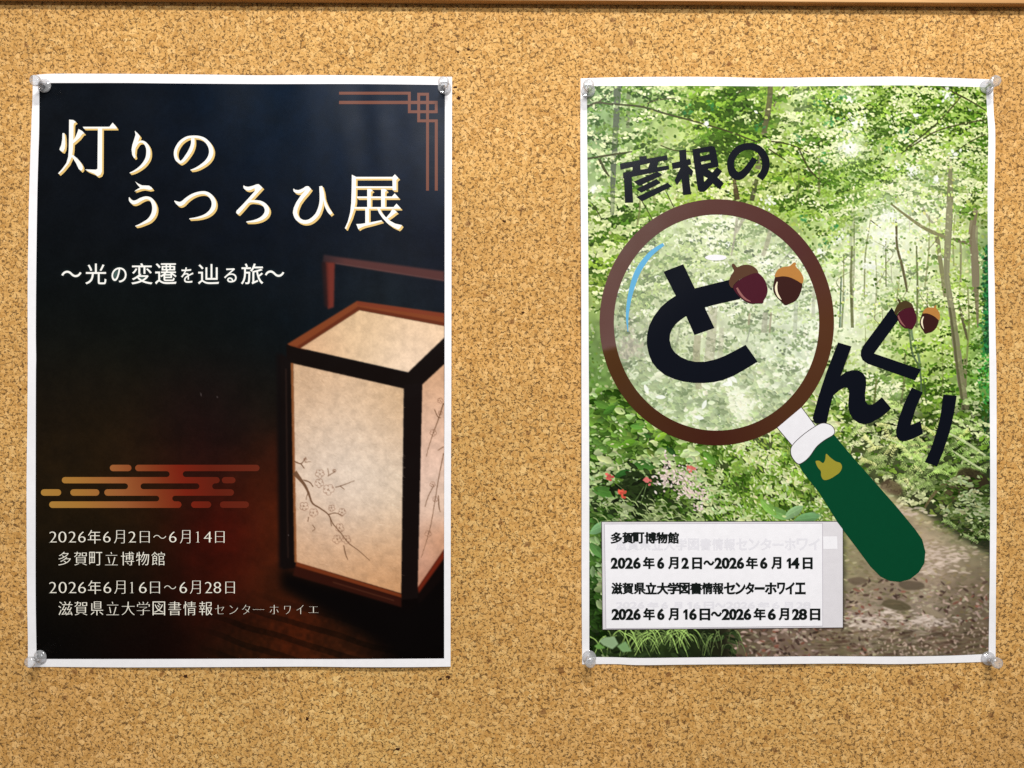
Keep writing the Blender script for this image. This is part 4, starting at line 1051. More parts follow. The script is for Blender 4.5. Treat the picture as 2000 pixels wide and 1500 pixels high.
# dark teal-green right margin
for _ in range(300): splat(cv, 1932 - abs(RNG.normal(0, 6)), RNG.uniform(480, 690), RNG.uniform(5, 13), RNG.uniform(3, 6), anyang(), np.array((32, 92, 48)) * RNG.uniform(0.4, 1.7), 0.6)
for _ in range(160): splat(cv, RNG.normal(1926, 7), RNG.uniform(690, 900), RNG.uniform(5, 12), RNG.uniform(2, 5), anyang(), np.array((50, 130, 52)) * RNG.uniform(0.5, 1.5), 0.7)
# undergrowth, lower left
LOW = lambda x, y: not (x > 1640 and y > 930)
low_m = np.clip((Y - 770) / 60, 0, 1) * (1 - path_m)
cv.a *= (1 - 0.50 * low_m)[..., None]
sprays(420, (1140, 765, 1660, 1030), (8, 17), (12, 26), 9, (-0.35, 0.20), LOW, shade=False)
leaves(1700, (1140, 760, 1660, 1040), (8, 18), (0.35, 0.6), lambda: RNG.normal(0.35, 0.6), 1.2, rib=0.14, keep=LOW, off=0.1)
leaves(520, (1140, 760, 1400, 900), (12, 24), (0.45, 0.7), lambda: RNG.normal(0.3, 0.6), 1.2, rib=0.18)
leaves(620, (1146, 1010, 1185, 1285), (10, 24), (0.35, 0.6), lambda: RNG.normal(0.6, 0.6), 1.2, rib=0.2)
leaves(1300, (1380, 850, 1660, 1030), (5, 15), (0.22, 0.45), lambda: RNG.normal(1.2, 0.6), 1.1, keep=LOW, off=0.25)
sprays(230, (1660, 780, 1936, 1060), (6, 12), (10, 22), 10, (-0.1, 0.45), lambda x, y: at_px(path_m, x, y) < 0.4, shade=False)
for x, y, L, a, c in ((1200, 867, 36, 0.3, (110, 156, 56)), (1245, 832, 30, 0.1, (96, 150, 60)), (1225, 866, 34, -0.2, (96, 146, 40)), (1290, 852, 30, -0.4, (142, 186, 60)), (1256, 908, 46, 0.25, (64, 112, 44)), (1385, 895, 34, 0.9, (100, 150, 56)), (1215, 925, 34, -0.3, (40, 88, 34)), (1180, 960, 50, 0.2, (74, 122, 50)), (1170, 1030, 44, -0.4, (124, 170, 116)), (1165, 1075, 42, 0.9, (86, 134, 66)),
                      (1520, 1002, 50, 0.4, (120, 166, 90)), (1550, 1000, 44, -0.5, (140, 176, 124)), (1590, 1006, 30, 0.2, (128, 168, 112)), (1575, 1012, 50, -0.1, (108, 154, 100)), (1500, 990, 44, 0.8, (130, 178, 80)), (1175, 790, 34, 0.4, (86, 130, 48)), (1190, 800, 30, -0.5, (70, 118, 40)), (1262, 850, 20, 0.5, (60, 104, 40)), (1310, 880, 26, 0.9, (40, 78, 30))):
    splat(cv, x, y, L, L * 0.42, a % math.pi, c, 0.92, 0.16)
    cv.line([(x - L * 0.4 * math.cos(a), y - L * 0.4 * math.sin(a), 0.8), (x + L * 0.4 * math.cos(a), y + L * 0.4 * math.sin(a), 0.6)], np.array(c) * 1.25, 0.6)
leaves(700, (1146, 780, 1660, 1020), (4, 9), (0.3, 0.5), lambda: RNG.normal(0.2, 0.5), 1.3, off=0.9, keep=LOW)
# dark hollow with fern edges and flowers
for _ in range(130): splat(cv, RNG.normal(1245, 22), RNG.normal(955, 18), RNG.uniform(10, 26), RNG.uniform(5, 10), RNG.normal(0.2, 0.5) % math.pi, np.array((36, 50, 22)) * RNG.uniform(0.5, 1.4), 0.85)
for _ in range(60):
    x, y = RNG.uniform(1150, 1420), RNG.uniform(970, 1020); a = RNG.normal(0.35, 0.25)
    cv.line([(x, y, 1), (x + 10 * math.cos(a), y + 10 * math.sin(a) - 2, 2), (x + 20 * math.cos(a + 0.2), y + 20 * math.sin(a + 0.2), 0.8)], np.array((176, 196, 128)) * RNG.uniform(0.7, 1.15), 0.8)
for x0, y0, x1, y1 in ((1213, 968, 1204, 990), (1263, 945, 1250, 985), (1258, 950, 1232, 990), (1190, 935, 1222, 960), (1340, 960, 1350, 1000)): cv.line([(x0, y0, 1.4), ((x0 + x1) / 2 + 1, (y0 + y1) / 2, 1.4), (x1, y1, 1.2)], (106, 130, 76), 0.8)
for x, y, c in ((1190, 931, (216, 104, 92)), (1213, 961, (220, 92, 72)), (1263, 938, (222, 122, 116)), (1347, 917, (206, 112, 100))):
    for _ in range(9): splat(cv, x + RNG.normal(0, 3.4), y + RNG.normal(0, 3.4), RNG.uniform(6, 11), RNG.uniform(4, 7), anyang(), np.array(c) * RNG.uniform(0.85, 1.15), 0.9)
for x, y, sx_, sy_, n in ((1302, 918, 6, 16, 40), (1295, 938, 9, 9, 36), (1332, 935, 12, 15, 70), (1360, 962, 12, 9, 44), (1342, 958, 10, 10, 30), (1364, 992, 6, 5, 12)):
    for _ in range(n): splat(cv, x + RNG.normal(0, sx_), y + RNG.normal(0, sy_), RNG.uniform(4, 9), RNG.uniform(2.2, 4.2), RNG.normal(0.6, 0.7) % math.pi, np.array((240, 216, 206)) * RNG.uniform(0.8, 1.05), 0.85)
# ferns on the right
for cx, cy, n in ((1760, 850, 15), (1800, 870, 17), (1720, 880, 12), (1860, 840, 14), (1890, 870, 12), (1840, 905, 14), (1780, 915, 12), (1880, 920, 12), (1745, 800, 12), (1690, 830, 12), (1905, 1000, 11), (1870, 1000, 9), (1825, 950, 12), (1760, 945, 9), (1915, 900, 8), (1895, 1035, 9), (1700, 905, 10)):
    for _ in range(n):
        a = RNG.choice([RNG.uniform(-0.5, 1.0), RNG.uniform(2.2, 3.5)]); L = RNG.uniform(12, 34); b0 = at_px(F0, cx, cy)
        c = np.clip(b0 * RNG.uniform(0.75, 1.75) + RNG.choice([0, 0, 18]), 10, 235); x, y = cx + RNG.normal(0, 20), cy + RNG.normal(0, 16)
        for s in np.linspace(0, 1, int(L / 2.6)):
            px_, py_ = x + L * s * math.cos(a), y + L * s * math.sin(a) + 7 * s * s
            for sg in (-1, 1): splat(cv, px_ + sg * 1.6 * math.sin(a), py_ - sg * 1.6 * math.cos(a), 7 * (1 - 0.6 * s) + 2, 2.2, (a + sg * 0.9) % math.pi, c * RNG.uniform(0.85, 1.12), 0.85)
for pts in (((1840, 840, 2), (1880, 860, 5), (1925, 890, 4)), ((1860, 880, 2), (1890, 900, 4), (1920, 918, 3)), ((1700, 848, 2), (1740, 860, 2.4), (1770, 872, 1.4))): cv.line(list(pts), (206, 214, 166), 0.7)
# rocks, root and path
for lp, c, o in (([(1868, 945), (1872, 918), (1900, 915), (1925, 930), (1930, 950), (1905, 958), (1880, 955)], (54, 44, 30), 0.85), ([(1835, 975), (1848, 955), (1862, 948), (1880, 962), (1872, 972), (1850, 985)], (74, 66, 42), 0.9), ([(1718, 950), (1735, 935), (1760, 950), (1758, 968), (1735, 962)], (92, 74, 56), 0.8)):
    cv.put(cv.mask(spline(lp, 4, True), 2.0) * o, c)
cv.line([(1806, 992, 4), (1820, 970, 6), (1842, 948, 7), (1870, 930, 5)], (104, 92, 62), 0.85)
leaves(420, (1830, 930, 1936, 1060), (6, 14), (0.3, 0.5), lambda: RNG.normal(0.2, 0.5), 1.3, rib=0.1, keep=lambda x, y: y < 985 + 0.5 * (x - 1800))
inpath = lambda x, y: at_px(path_m, x, y) > 0.5
leaves(3000, (1420, 950, 1940, 1290), (4, 13), (0.25, 0.5), lambda: RNG.normal(0.1, 0.35), 0.55, op=0.8, keep=inpath)
for _ in range(900):                                          # fallen leaves
    x, y = RNG.uniform(1430, 1930), RNG.uniform(1130, 1285)
    if not inpath(x, y): continue
    w = RNG.random(); d = 1.0 if x < 1700 else 0.55
    if RNG.random() > d: continue
    c = np.array((206, 178, 164)) * RNG.uniform(0.6, 1.05) if w < 0.45 else np.array((58, 40, 34)) * RNG.uniform(0.5, 1.3) if w < 0.85 else np.array((120, 70, 56)) * RNG.uniform(0.7, 1.2)
    splat(cv, x, y, RNG.uniform(6, 15), RNG.uniform(2.5, 5.5), RNG.normal(0.3, 0.7) % math.pi, c, 0.85, 0.12)
for x, y, sx_, sy_, n in ((1820, 1078, 40, 9, 70), (1845, 1092, 34, 8, 50), (1770, 1003, 18, 5, 24), (1700, 1216, 22, 9, 60), (1740, 1196, 12, 6, 24), (1805, 1213, 28, 8, 70), (1800, 1112, 30, 5, 26)):
    for _ in range(n): splat(cv, x + RNG.normal(0, sx_), y + RNG.normal(0, sy_), RNG.uniform(8, 22), RNG.uniform(2.5, 5), RNG.normal(0.08, 0.2) % math.pi, np.array((228, 212, 198)) * RNG.uniform(0.86, 1.08), 0.6)
for lp, c in (([(1755, 1142), (1765, 1135), (1795, 1136), (1806, 1143), (1800, 1151), (1770, 1152)], (70, 62, 48)), ([(1722, 1180), (1735, 1170), (1765, 1176), (1780, 1188), (1760, 1193), (1735, 1188)], (76, 70, 48)), ([(1798, 1188), (1815, 1186), (1845, 1205), (1830, 1206)], (150, 136, 112)), ([(1655, 1132), (1680, 1127), (1695, 1136), (1670, 1143)], (80, 70, 54))):
    cv.put(cv.mask(spline(lp, 4, True), 1.0) * 0.92, c)
for _ in range(260): splat(cv, RNG.uniform(1600, 1930), RNG.uniform(1225, 1282), RNG.uniform(14, 40), RNG.uniform(3, 7), RNG.normal(0.05, 0.12) % math.pi, np.array([(100, 94, 66), (78, 56, 44), (126, 112, 88), (62, 48, 36)][RNG.integers(4)]) * RNG.uniform(0.7, 1.2), 0.45)
for _ in range(160): splat(cv, RNG.uniform(1690, 1930), RNG.uniform(1215, 1280), RNG.uniform(4, 9), RNG.uniform(2, 4), anyang(), np.array((196, 172, 154)) * RNG.uniform(0.7, 1.1), 0.8)
for _ in range(500): splat(cv, RNG.uniform(1650, 1930), RNG.uniform(1010, 1180), RNG.uniform(5, 16), RNG.uniform(1, 2), RNG.normal(0.05, 0.15) % math.pi, np.array((84, 70, 52)) * RNG.uniform(0.6, 1.7), 0.35)
b_ = blur(cv.a, 1.2); cv.a = cv.a + (b_ - cv.a) * (0.7 * path_m)[..., None]
cv.a = cv.a + (np.array((214, 182, 158)) - cv.a) * (path_m * (0.12 + 0.26 * np.clip((1190 - Y) / 120, 0, 1)))[..., None]
# grass below the notice
for _ in range(120): splat(cv, RNG.uniform(1150, 1440), RNG.uniform(1232, 1283), RNG.uniform(10, 26), RNG.uniform(5, 10), RNG.normal(0.2, 0.5) % math.pi, np.array((38, 52, 26)) * RNG.uniform(0.5, 1.4), 0.8)
for _ in range(90):
    x, y = RNG.normal(1270, 60), RNG.uniform(1222, 1245); s = RNG.choice([-1, 1]) * RNG.uniform(6, 34); d = RNG.uniform(18, 42)
    cv.line([(x, y, 2.2), (x + s * 0.5, y + d * 0.25, 2.0), (x + s, y + d, 0.8)], np.array((142, 172, 92)) * RNG.uniform(0.55, 1.3), 0.85)
for _ in range(30):
    x, y = RNG.uniform(1370, 1450), RNG.uniform(1228, 1262); s = RNG.uniform(-14, 16)
    cv.line([(x, y, 1.6), (x + s * 0.5, y + 4, 1.6), (x + s, y + 22, 0.7)], np.array((110, 130, 76)) * RNG.uniform(0.6, 1.2), 0.7)
for lp, c in (([(1170, 1252), (1180, 1245), (1200, 1243), (1208, 1258), (1196, 1268), (1178, 1260)], (148, 176, 132)), ([(1205, 1262), (1222, 1252), (1234, 1272), (1216, 1274)], (128, 166, 108)), ([(1160, 1262), (1170, 1256), (1183, 1266), (1168, 1268)], (110, 156, 76))): cv.put(cv.mask(lp, 1.0), c)
# sharpen like a phone picture
b_ = blur(cv.a, 1.6); cv.a = np.clip(cv.a + 0.8 * (cv.a - b_), 0, 255)
# washed-out view through the drawn lens
LCX, LCY = 1399.5, 630.0
def oval(rx, ry, n=96, cx=LCX, cy=LCY): return [(cx + rx * math.cos(t), cy + ry * math.sin(t)) for t in np.linspace(0, 2 * math.pi, n, endpoint=False)]
lens_m = cv.mask(oval(202, 213), 0.6)
src = cv.a.copy()
for _ in range(260): splat(cv, RNG.normal(1228, 14), RNG.normal(690, 28), RNG.uniform(6, 14), RNG.uniform(4, 8), 1.6 + RNG.normal(0, 0.3), np.array((132, 122, 92)) * RNG.uniform(0.7, 1.4), 0.6)
LINSIDE = lambda x, y: ((x - LCX) / 200) ** 2 + ((y - LCY) / 211) ** 2 < 1
leaves(3200, (1198, 700, 1602, 845), (6, 16), (0.35, 0.65), lambda: RNG.normal(0.4, 0.6), 1.0, rib=0.1, keep=LINSIDE, off=0.15)
sprays(230, (1198, 418, 1602, 720), (5, 10), (10, 22), 12, (-0.25, 0.35), LINSIDE)
leaves(1500, (1198, 418, 1602, 720), (4, 10), (0.4, 0.7), anyang, 0.9, op=0.7, keep=LINSIDE, off=0.2)
for pts, c, o in ((((1250, 545, 1.2), (1280, 530, 1.6), (1310, 515, 1)), (110, 110, 70), 0.6), (((1255, 568, 1.2), (1310, 565, 1.4)), (110, 110, 70), 0.6), (((1440, 425, 6), (1432, 480, 4), (1428, 500, 3)), (120, 100, 84), 0.8), (((1455, 420, 7), (1438, 455, 6)), (130, 110, 90), 0.8), (((1490, 500, 8), (1500, 470, 9), (1506, 440, 8)), (116, 100, 66), 0.8), (((1495, 540, 2), (1520, 520, 3), (1545, 490, 4), (1560, 470, 4)), (96, 104, 66), 0.8),
                  (((1363, 655, 13), (1360, 700, 14), (1365, 760, 12)), (126, 106, 60), 0.75), (((1392, 600, 18), (1390, 650, 18), (1385, 705, 20)), (140, 124, 90), 0.7), (((1410, 640, 9), (1406, 700, 10)), (150, 140, 104), 0.6), (((1330, 630, 3), (1322, 670, 4), (1316, 695, 3)), (100, 110, 66), 0.7), (((1495, 610, 10), (1492, 650, 12)), (116, 108, 80), 0.8), (((1506, 610, 4), (1503, 650, 4)), (110, 84, 44), 0.8), (((1464, 612, 5), (1462, 635, 4)), (130, 100, 56), 0.8), (((1466, 640, 2), (1458, 668, 3)), (70, 74, 56), 0.7), (((1555, 590, 8), (1552, 660, 8)), (120, 130, 100), 0.7), (((1545, 780, 9), (1540, 800, 8)), (130, 120, 90), 0.4), (((1590, 560, 6), (1588, 620, 7)), (130, 130, 104), 0.7)):
    cv.line([p for p in pts], c, o * 0.8)
for x, y in ((1425, 745), (1432, 740), (1420, 750), (1365, 815), (1330, 835), (1375, 790), (1290, 775), (1262, 760)): splat(cv, x, y, 20, 8, RNG.uniform(0, 3), (240, 244, 240), 0.8)
b_ = blur(cv.a, 1.4); cv.a = np.clip(cv.a + 0.4 * (cv.a - b_), 0, 255)
g_ = cv.a.mean(-1, keepdims=True)
cv.a = np.clip(g_.mean() + (cv.a - g_.mean()) * 1.18 + 8, 0, 255); g_ = cv.a.mean(-1, keepdims=True)
wash = (g_ + (cv.a - g_) * 0.68) * 0.62 + np.array((242, 247, 234)) * 0.38
cv.a = src * (1 - lens_m[..., None]) + wash * lens_m[..., None]

Gf = coons([(1146.5, 168), (1300, 167.5), (1400, 167.8), (1500, 168.5), (1600, 168), (1700, 167), (1800, 167), (1912, 170), (1926, 172)],
           [(1926, 172), (1927, 200), (1928.5, 225), (1930.5, 260), (1930, 300), (1929, 375), (1929.5, 480), (1931, 600), (1932.3, 700), (1933.2, 800), (1934, 950), (1933.5, 1050), (1933, 1125), (1932, 1200), (1931, 1277)],
           [(1151, 1283), (1200, 1283.5), (1250, 1285), (1350, 1284), (1500, 1282.5), (1600, 1281.5), (1750, 1282), (1850, 1280.5), (1931, 1277)],
           [(1146.5, 168), (1147, 300), (1148, 375), (1149, 500), (1150, 700), (1150.7, 850), (1151, 1000), (1151, 1283)], 630, 900)
glass = empty('magnifying_glass_picture', (0, 0, 0), '', '')
for k_ in ('label', 'category'): del glass[k_]
glass.parent = forest
picture([('lens', glass, inside(oval(202, 213))), ('forest_photograph', forest, None)], Gf, FOREST, cv, 1.2, M_PRINT)


def rim_colour(x, y):
    a = np.arctan2(y - LCY, x - LCX)                         # brown print tone round the rim, with tape sheen painted into the upper left
    st = np.array([-math.pi, -2.3, -1.5, -0.7, 0.0, 0.9, 1.6, 2.4, 2.88, 2.92, math.pi])
    cs = np.array([(98, 66, 60), (92, 62, 54), (86, 50, 44), (80, 42, 38), (84, 48, 26), (78, 44, 22), (66, 28, 16), (72, 42, 16), (78, 46, 16), (104, 74, 68), (98, 66, 60)], float)
    c = np.stack([np.interp(a, st, cs[:, k]) for k in range(3)], 1)
    return lin(c) * INK
FOREST.shape('rim', [[oval(229, 240.5, 120, 1400, 629.5), oval(200.5, 211, 120)[::-1]]], M_RIM, glass, 2.2, rim_colour, 6.0)
N_ = K(4.0, 1500, 750)
neck_l = N_((72, 342), (262, 182), (372, 330), (300, 400), (190, 482))
collar_l = spline(N_((190, 480), (270, 400), (370, 330), (430, 305), (490, 320), (518, 355), (512, 395), (440, 440), (380, 490), (330, 560), (290, 600), (240, 625), (200, 590), (178, 540)), 6, True)
handle_l = N_((235, 615), (300, 580), (345, 510), (400, 460), (460, 420), (515, 394), (640, 545), (860, 795), (1010, 965), (1150, 1135), (1205, 1215), (1230, 1310), (1222, 1400), (1180, 1470), (1110, 1525), (1030, 1546), (950, 1538), (880, 1505), (800, 1425), (700, 1290), (560, 1105), (400, 850), (270, 685))
def outlined(name, lp, mat, parent, layer, w=0.8):
    FOREST.shape(name, [lp], mat, parent, layer)
    ring = [stroke([(x, y, w * 1.6) for x, y in (lp[i], lp[(i + 1) % len(lp)])], 2) for i in range(len(lp))]
    return ring
hl = outlined('neck', neck_l, M_COLLAR, glass, 2.6)
hd = FOREST.shape('handle', [handle_l], M_GREEN, glass, 2.6)
h2 = outlined('collar', collar_l, M_COLLAR, glass, 3.4)
FOREST.shape('collar_outline', h2, M_LINE, glass, 3.9, step=30)
FOREST.shape('neck_outline', [hl[1], hl[3], hl[4], hl[2]][:4], M_LINE, glass, 3.0, step=30)
FOREST.shape('handle_emblem', [spline(N_((372, 605), (400, 600), (430, 618), (447, 590), (455, 546), (490, 577), (530, 605), (565, 618), (578, 650), (560, 690), (520, 720), (490, 738), (455, 750), (430, 745), (415, 715), (412, 680), (388, 650)), 5, True)], M_OLIVE, glass, 3.4)
FOREST.shape('glint', [stroke([(1296, 477, 6), (1280, 488, 8.5), (1265, 502, 10), (1248, 526, 11), (1238, 550, 10.5), (1230, 580, 8.5), (1226, 606, 6.5), (1225, 625, 4.5), (1226.5, 648, 1.2)])], M_BLUE, glass, 2.2)
FOREST.shape('bright_spot', [oval(21, 5.8, 40, 1398, 503)], M_COLLAR, glass, 2.2)

# title lettering
F_ = K(12.5, 1200, 280); G_ = K(10, 1310, 270); Gs = S(10, 1310, 270); H_ = K(7.1429, 1240, 490); L_k = K(6.25, 1580, 580)
hiko = [F_((605, 320), (790, 303), (800, 480), (620, 490)), F_((130, 495), (600, 408), (1285, 290), (1300, 405), (880, 475), (150, 642)), F_((440, 540), (630, 500), (640, 690), (450, 720)), F_((880, 440), (1088, 405), (1030, 650), (790, 680), (835, 560)),
        F_((210, 712), (640, 640), (1330, 538), (1340, 632), (450, 812), (215, 850)), F_((215, 712), (425, 690), (425, 850), (460, 1440), (260, 1452), (235, 900)), F_((475, 930), (1050, 690), (1180, 770), (600, 1040)), F_((540, 1112), (1030, 868), (1132, 965), (660, 1202)), F_((540, 1310), (1300, 960), (1402, 1050), (680, 1412))]
kon = [[p] for p in (G_((162, 235), (300, 215), (312, 400), (340, 540), (352, 700), (400, 1092), (245, 1110), (212, 800), (185, 580)), G_((20, 485), (180, 450), (385, 400), (402, 510), (330, 532), (180, 575), (35, 602)), G_((200, 560), (300, 640), (205, 800), (122, 920), (75, 820), (150, 655)), G_((320, 530), (345, 540), (440, 640), (415, 745), (340, 690)),
        G_((430, 250), (592, 250), (655, 860), (640, 1040), (575, 1047), (530, 1005)), G_((560, 1047), (650, 1045), (700, 1010), (820, 885), (1005, 645), (905, 560), (810, 670), (720, 782), (650, 858), (560, 960)), G_((600, 620), (720, 597), (810, 670), (1040, 880), (955, 992), (820, 880), (730, 782), (620, 720)))]
kon.append([G_((420, 215), (800, 150), (850, 162), (878, 215), (940, 550), (490, 650)), G_((578, 352), (762, 310), (755, 262), (570, 285)), G_((603, 512), (783, 470), (775, 420), (590, 460))])
kon = [[list(l) for l in s] for s in kon]
# the block's two slots must stay open: cut the left upright to the block's own edge
kon[4] = [G_((430, 300), (545, 300), (570, 560), (640, 700), (655, 860), (640, 1040), (575, 1047), (530, 1005))]
noo = stroke([(1310 + x / 10, 270 + y / 10, w / 10) for x, y, w in ((1645, 395, 118), (1560, 520, 125), (1450, 660, 138), (1330, 738, 158), (1225, 685, 160), (1175, 565, 140), (1175, 450, 140), (1222, 330, 140), (1320, 222, 138), (1450, 165, 132), (1580, 160, 132), (1710, 210, 140), (1800, 305, 142), (1852, 420, 146), (1855, 550, 148), (1822, 665, 145), (1738, 782, 142))], 5)
for s_ in ([[l] for l in hiko], kon, [[noo]]): FOREST.shape('place_name_lettering', s_, M_NAVY, forest, 2.8)
do = [H_((400, 290), (675, 185), (835, 520), (975, 790), (1110, 1075), (832, 1172), (715, 905), (570, 620)),
      H_((1450, 370), (1310, 405), (850, 518), (570, 625), (470, 690), (360, 785), (260, 920), (200, 1040), (172, 1160), (166, 1250), (172, 1330), (195, 1440), (240, 1550), (310, 1640), (420, 1730), (550, 1786), (680, 1822), (820, 1840), (960, 1842), (1100, 1830), (1230, 1800), (1370, 1745), (1540, 1650), (1712, 1545), (1545, 1310), (1380, 1400), (1250, 1466), (1120, 1515), (980, 1545), (850, 1548), (740, 1525), (640, 1480), (560, 1420), (510, 1350), (485, 1245), (492, 1160), (520, 1090), (570, 1020), (640, 960), (720, 905), (975, 785), (1200, 730), (1470, 670))]
FOREST.shape('title_lettering', [[l] for l in do], M_NAVY, forest, 3.2)
nn_ = [L_k((355, 555), (520, 603), (390, 960), (285, 1240), (245, 1400), (215, 1545), (70, 1540), (45, 1475), (120, 1200), (220, 900)),
       L_k((380, 970), (450, 915), (530, 893), (600, 895), (660, 930), (695, 985), (700, 1060), (685, 1200), (690, 1270), (720, 1315), (760, 1318), (800, 1300), (890, 1222), (1005, 1360), (930, 1430), (840, 1490), (760, 1535), (690, 1552), (610, 1540), (540, 1490), (495, 1420), (478, 1320), (490, 1180), (490, 1150), (470, 1110), (430, 1105), (370, 1140), (300, 1200), (260, 1260), (250, 1150))]
gu = [L_k((1010, 128), (660, 600), (635, 660), (632, 715), (655, 770), (720, 815), (1000, 915), (1297, 1018), (1368, 885), (795, 690), (1100, 270))]
ri = [L_k((1255, 1105), (1390, 1165), (1310, 1345), (1240, 1565), (1362, 1513), (1392, 1670), (1270, 1730), (1180, 1760), (1110, 1755), (1070, 1705), (1062, 1635), (1090, 1505), (1160, 1305)), L_k((1640, 1190), (1805, 1205), (1770, 1425), (1720, 1645), (1640, 1885), (1565, 2070), (1415, 2015), (1500, 1825), (1570, 1605), (1610, 1425))]
FOREST.shape('title_lettering', [[l] for l in nn_], M_NAVY, forest, 2.4)
FOREST.shape('title_lettering', [[l] for l in gu], M_NAVY, forest, 2.8)
FOREST.shape('title_lettering', [[l] for l in ri], M_NAVY, forest, 2.8)


def acorn(cap, nut, hl_pts, mc, mn, mh, layer, k, ox, oy, words):
    kk = K(k, ox, oy); ss = S(k, ox, oy)
    e = bpy.data.objects.new('acorn_picture', None); COL.objects.link(e); e.parent = forest; e.empty_display_size = 0.01; e['label'] = words
    FOREST.shape('nut', [spline(kk(*nut), 4, True)], mn, e, layer)
    FOREST.shape('cap', [spline(kk(*cap), 4, True)], mc, e, layer + 0.5)
    FOREST.shape('shine', [ss(*hl_pts)], mh, e, layer + 0.5)
acorn(((215, 190), (250, 165), (285, 190), (332, 242), (420, 205), (520, 188), (640, 205), (740, 270), (782, 330), (780, 372), (690, 375), (560, 425), (420, 490), (320, 560), (250, 640), (235, 692), (190, 670), (155, 600), (160, 520), (200, 420), (262, 320), (238, 260)),
      ((690, 376), (780, 365), (880, 450), (950, 560), (985, 680), (990, 780), (960, 880), (910, 960), (885, 1025), (780, 1028), (650, 1035), (540, 1000), (420, 920), (330, 830), (265, 740), (250, 660), (330, 560), (450, 480), (580, 415)),
      ((325, 690, 40), (380, 790, 50), (460, 890, 45), (540, 950, 35), (622, 985, 12)), M_CAP_BROWN, M_NUT_PLUM, M_GLINT_PINK, 3.8, 11.111, 1410, 500, 'plum acorn with a brown cap inside the lens')
acorn(((1500, 195), (1560, 142), (1610, 160), (1602, 225), (1690, 320), (1750, 420), (1772, 500), (1742, 595), (1620, 530), (1480, 465), (1330, 440), (1172, 458), (1150, 430), (1160, 380), (1220, 290), (1320, 240), (1450, 222)),
      ((1170, 450), (1330, 442), (1480, 465), (1620, 535), (1740, 600), (1730, 720), (1680, 860), (1600, 970), (1480, 1030), (1375, 1065), (1300, 1000), (1190, 890), (1130, 790), (1112, 690), (1130, 560)),
      ((1200, 560, 20), (1175, 680, 50), (1195, 800, 45), (1240, 890, 40), (1290, 950, 8)), M_CAP_TAN, M_NUT_DARK, M_GLINT_CREAM, 3.8, 11.111, 1410, 500, 'dark acorn with a tan cap inside the lens')
acorn(((482, 220), (505, 190), (545, 240), (562, 288), (680, 245), (800, 285), (880, 350), (900, 425), (790, 440), (640, 480), (500, 560), (428, 640), (385, 580), (400, 500), (450, 390), (512, 305)),
      ((820, 438), (905, 420), (960, 560), (1000, 680), (1000, 800), (960, 920), (880, 1040), (780, 1020), (680, 1010), (570, 930), (500, 820), (460, 700), (470, 620), (540, 545), (680, 470)),
      ((490, 660, 35), (530, 770, 45), (600, 880, 40), (690, 970, 10)), M_CAP_DARK, M_NUT_PLUM, M_GLINT_PINK, 3.6, 14.286, 1720, 570, 'small plum acorn with an olive brown cap')
acorn(((1500, 405), (1530, 370), (1560, 400), (1550, 452), (1630, 560), (1660, 680), (1630, 792), (1520, 700), (1390, 630), (1280, 600), (1172, 602), (1180, 560), (1240, 480), (1330, 435), (1470, 440)),
      ((1175, 600), (1300, 605), (1400, 635), (1520, 705), (1618, 795), (1600, 900), (1540, 1020), (1440, 1110), (1330, 1145), (1245, 1165), (1190, 1080), (1120, 980), (1095, 850), (1120, 720)),
      ((1195, 690, 25), (1155, 790, 45), (1155, 900, 45), (1205, 1035, 8)), M_CAP_TAN, M_NUT_DARK, M_GLINT_CREAM, 3.6, 14.286, 1720, 570, 'small dark acorn with a tan cap')

# the notice: printed panel, and a thinner slip pasted over it
panel = bpy.data.objects.new('notice_panel', None); COL.objects.link(panel); panel.parent = forest; panel.empty_display_size = 0.01
FOREST.shape('panel_outline', [[(1174.3, 1018.3), (1635, 1017.6), (1647, 1032), (1647.4, 1226.8), (1176.2, 1230.6)]], M_LINE, panel, 2.0, step=12)
FOREST.shape('panel_paper', [[(1175.6, 1019.6), (1634.5, 1019.0), (1645.8, 1032.6), (1646, 1225.4), (1177.4, 1229.2)]], M_PANEL, panel, 2.6, step=12)
slip = FOREST.shape('pasted_slip', [[(1181, 1024), (1400, 1023), (1606, 1022.5), (1606.5, 1222.5), (1400, 1225), (1184, 1227.3)]], M_SLIP, panel, 4.2, step=10)
FOREST.shape('slip_edge', [[(1180.2, 1023.2), (1400, 1022.2), (1606.8, 1021.7), (1607.2, 1223.2), (1400, 1225.8), (1183.2, 1228.2)]], M_EDGE, panel, 3.5, step=10)
FOREST.shape('correction_patch', [[(1607.5, 1048), (1635, 1047.5), (1635.5, 1072), (1608, 1072.5)]], M_SLIP, panel, 3.3)
dx = lambda v: v
R1_ = text_boxes('多賀町博物館', [(1000 + a / 4.0, 1000 + b / 4.0) for a, b in ((775, 858), (865, 945), (950, 1030), (1040, 1125), (1130, 1212), (1220, 1300))], (1040, 1061), (0, 0))
DG = '2026年6月2日〜2026年6月14日'
R2_ = text_boxes(DG, [(1194.5, 1205.5), (1208, 1220), (1222.5, 1235), (1238, 1250), (1257, 1277.5), (1285, 1296), (1306, 1324), (1332.5, 1344), (1353, 1370), (1375, 1394), (1397, 1409), (1411, 1423.5), (1426, 1438), (1440.5, 1452), (1458, 1479), (1486, 1497.5), (1507.5, 1525), (1537, 1544.5), (1546.5, 1560), (1569, 1586)], (1088.5, 1110.5), (1090, 1110))
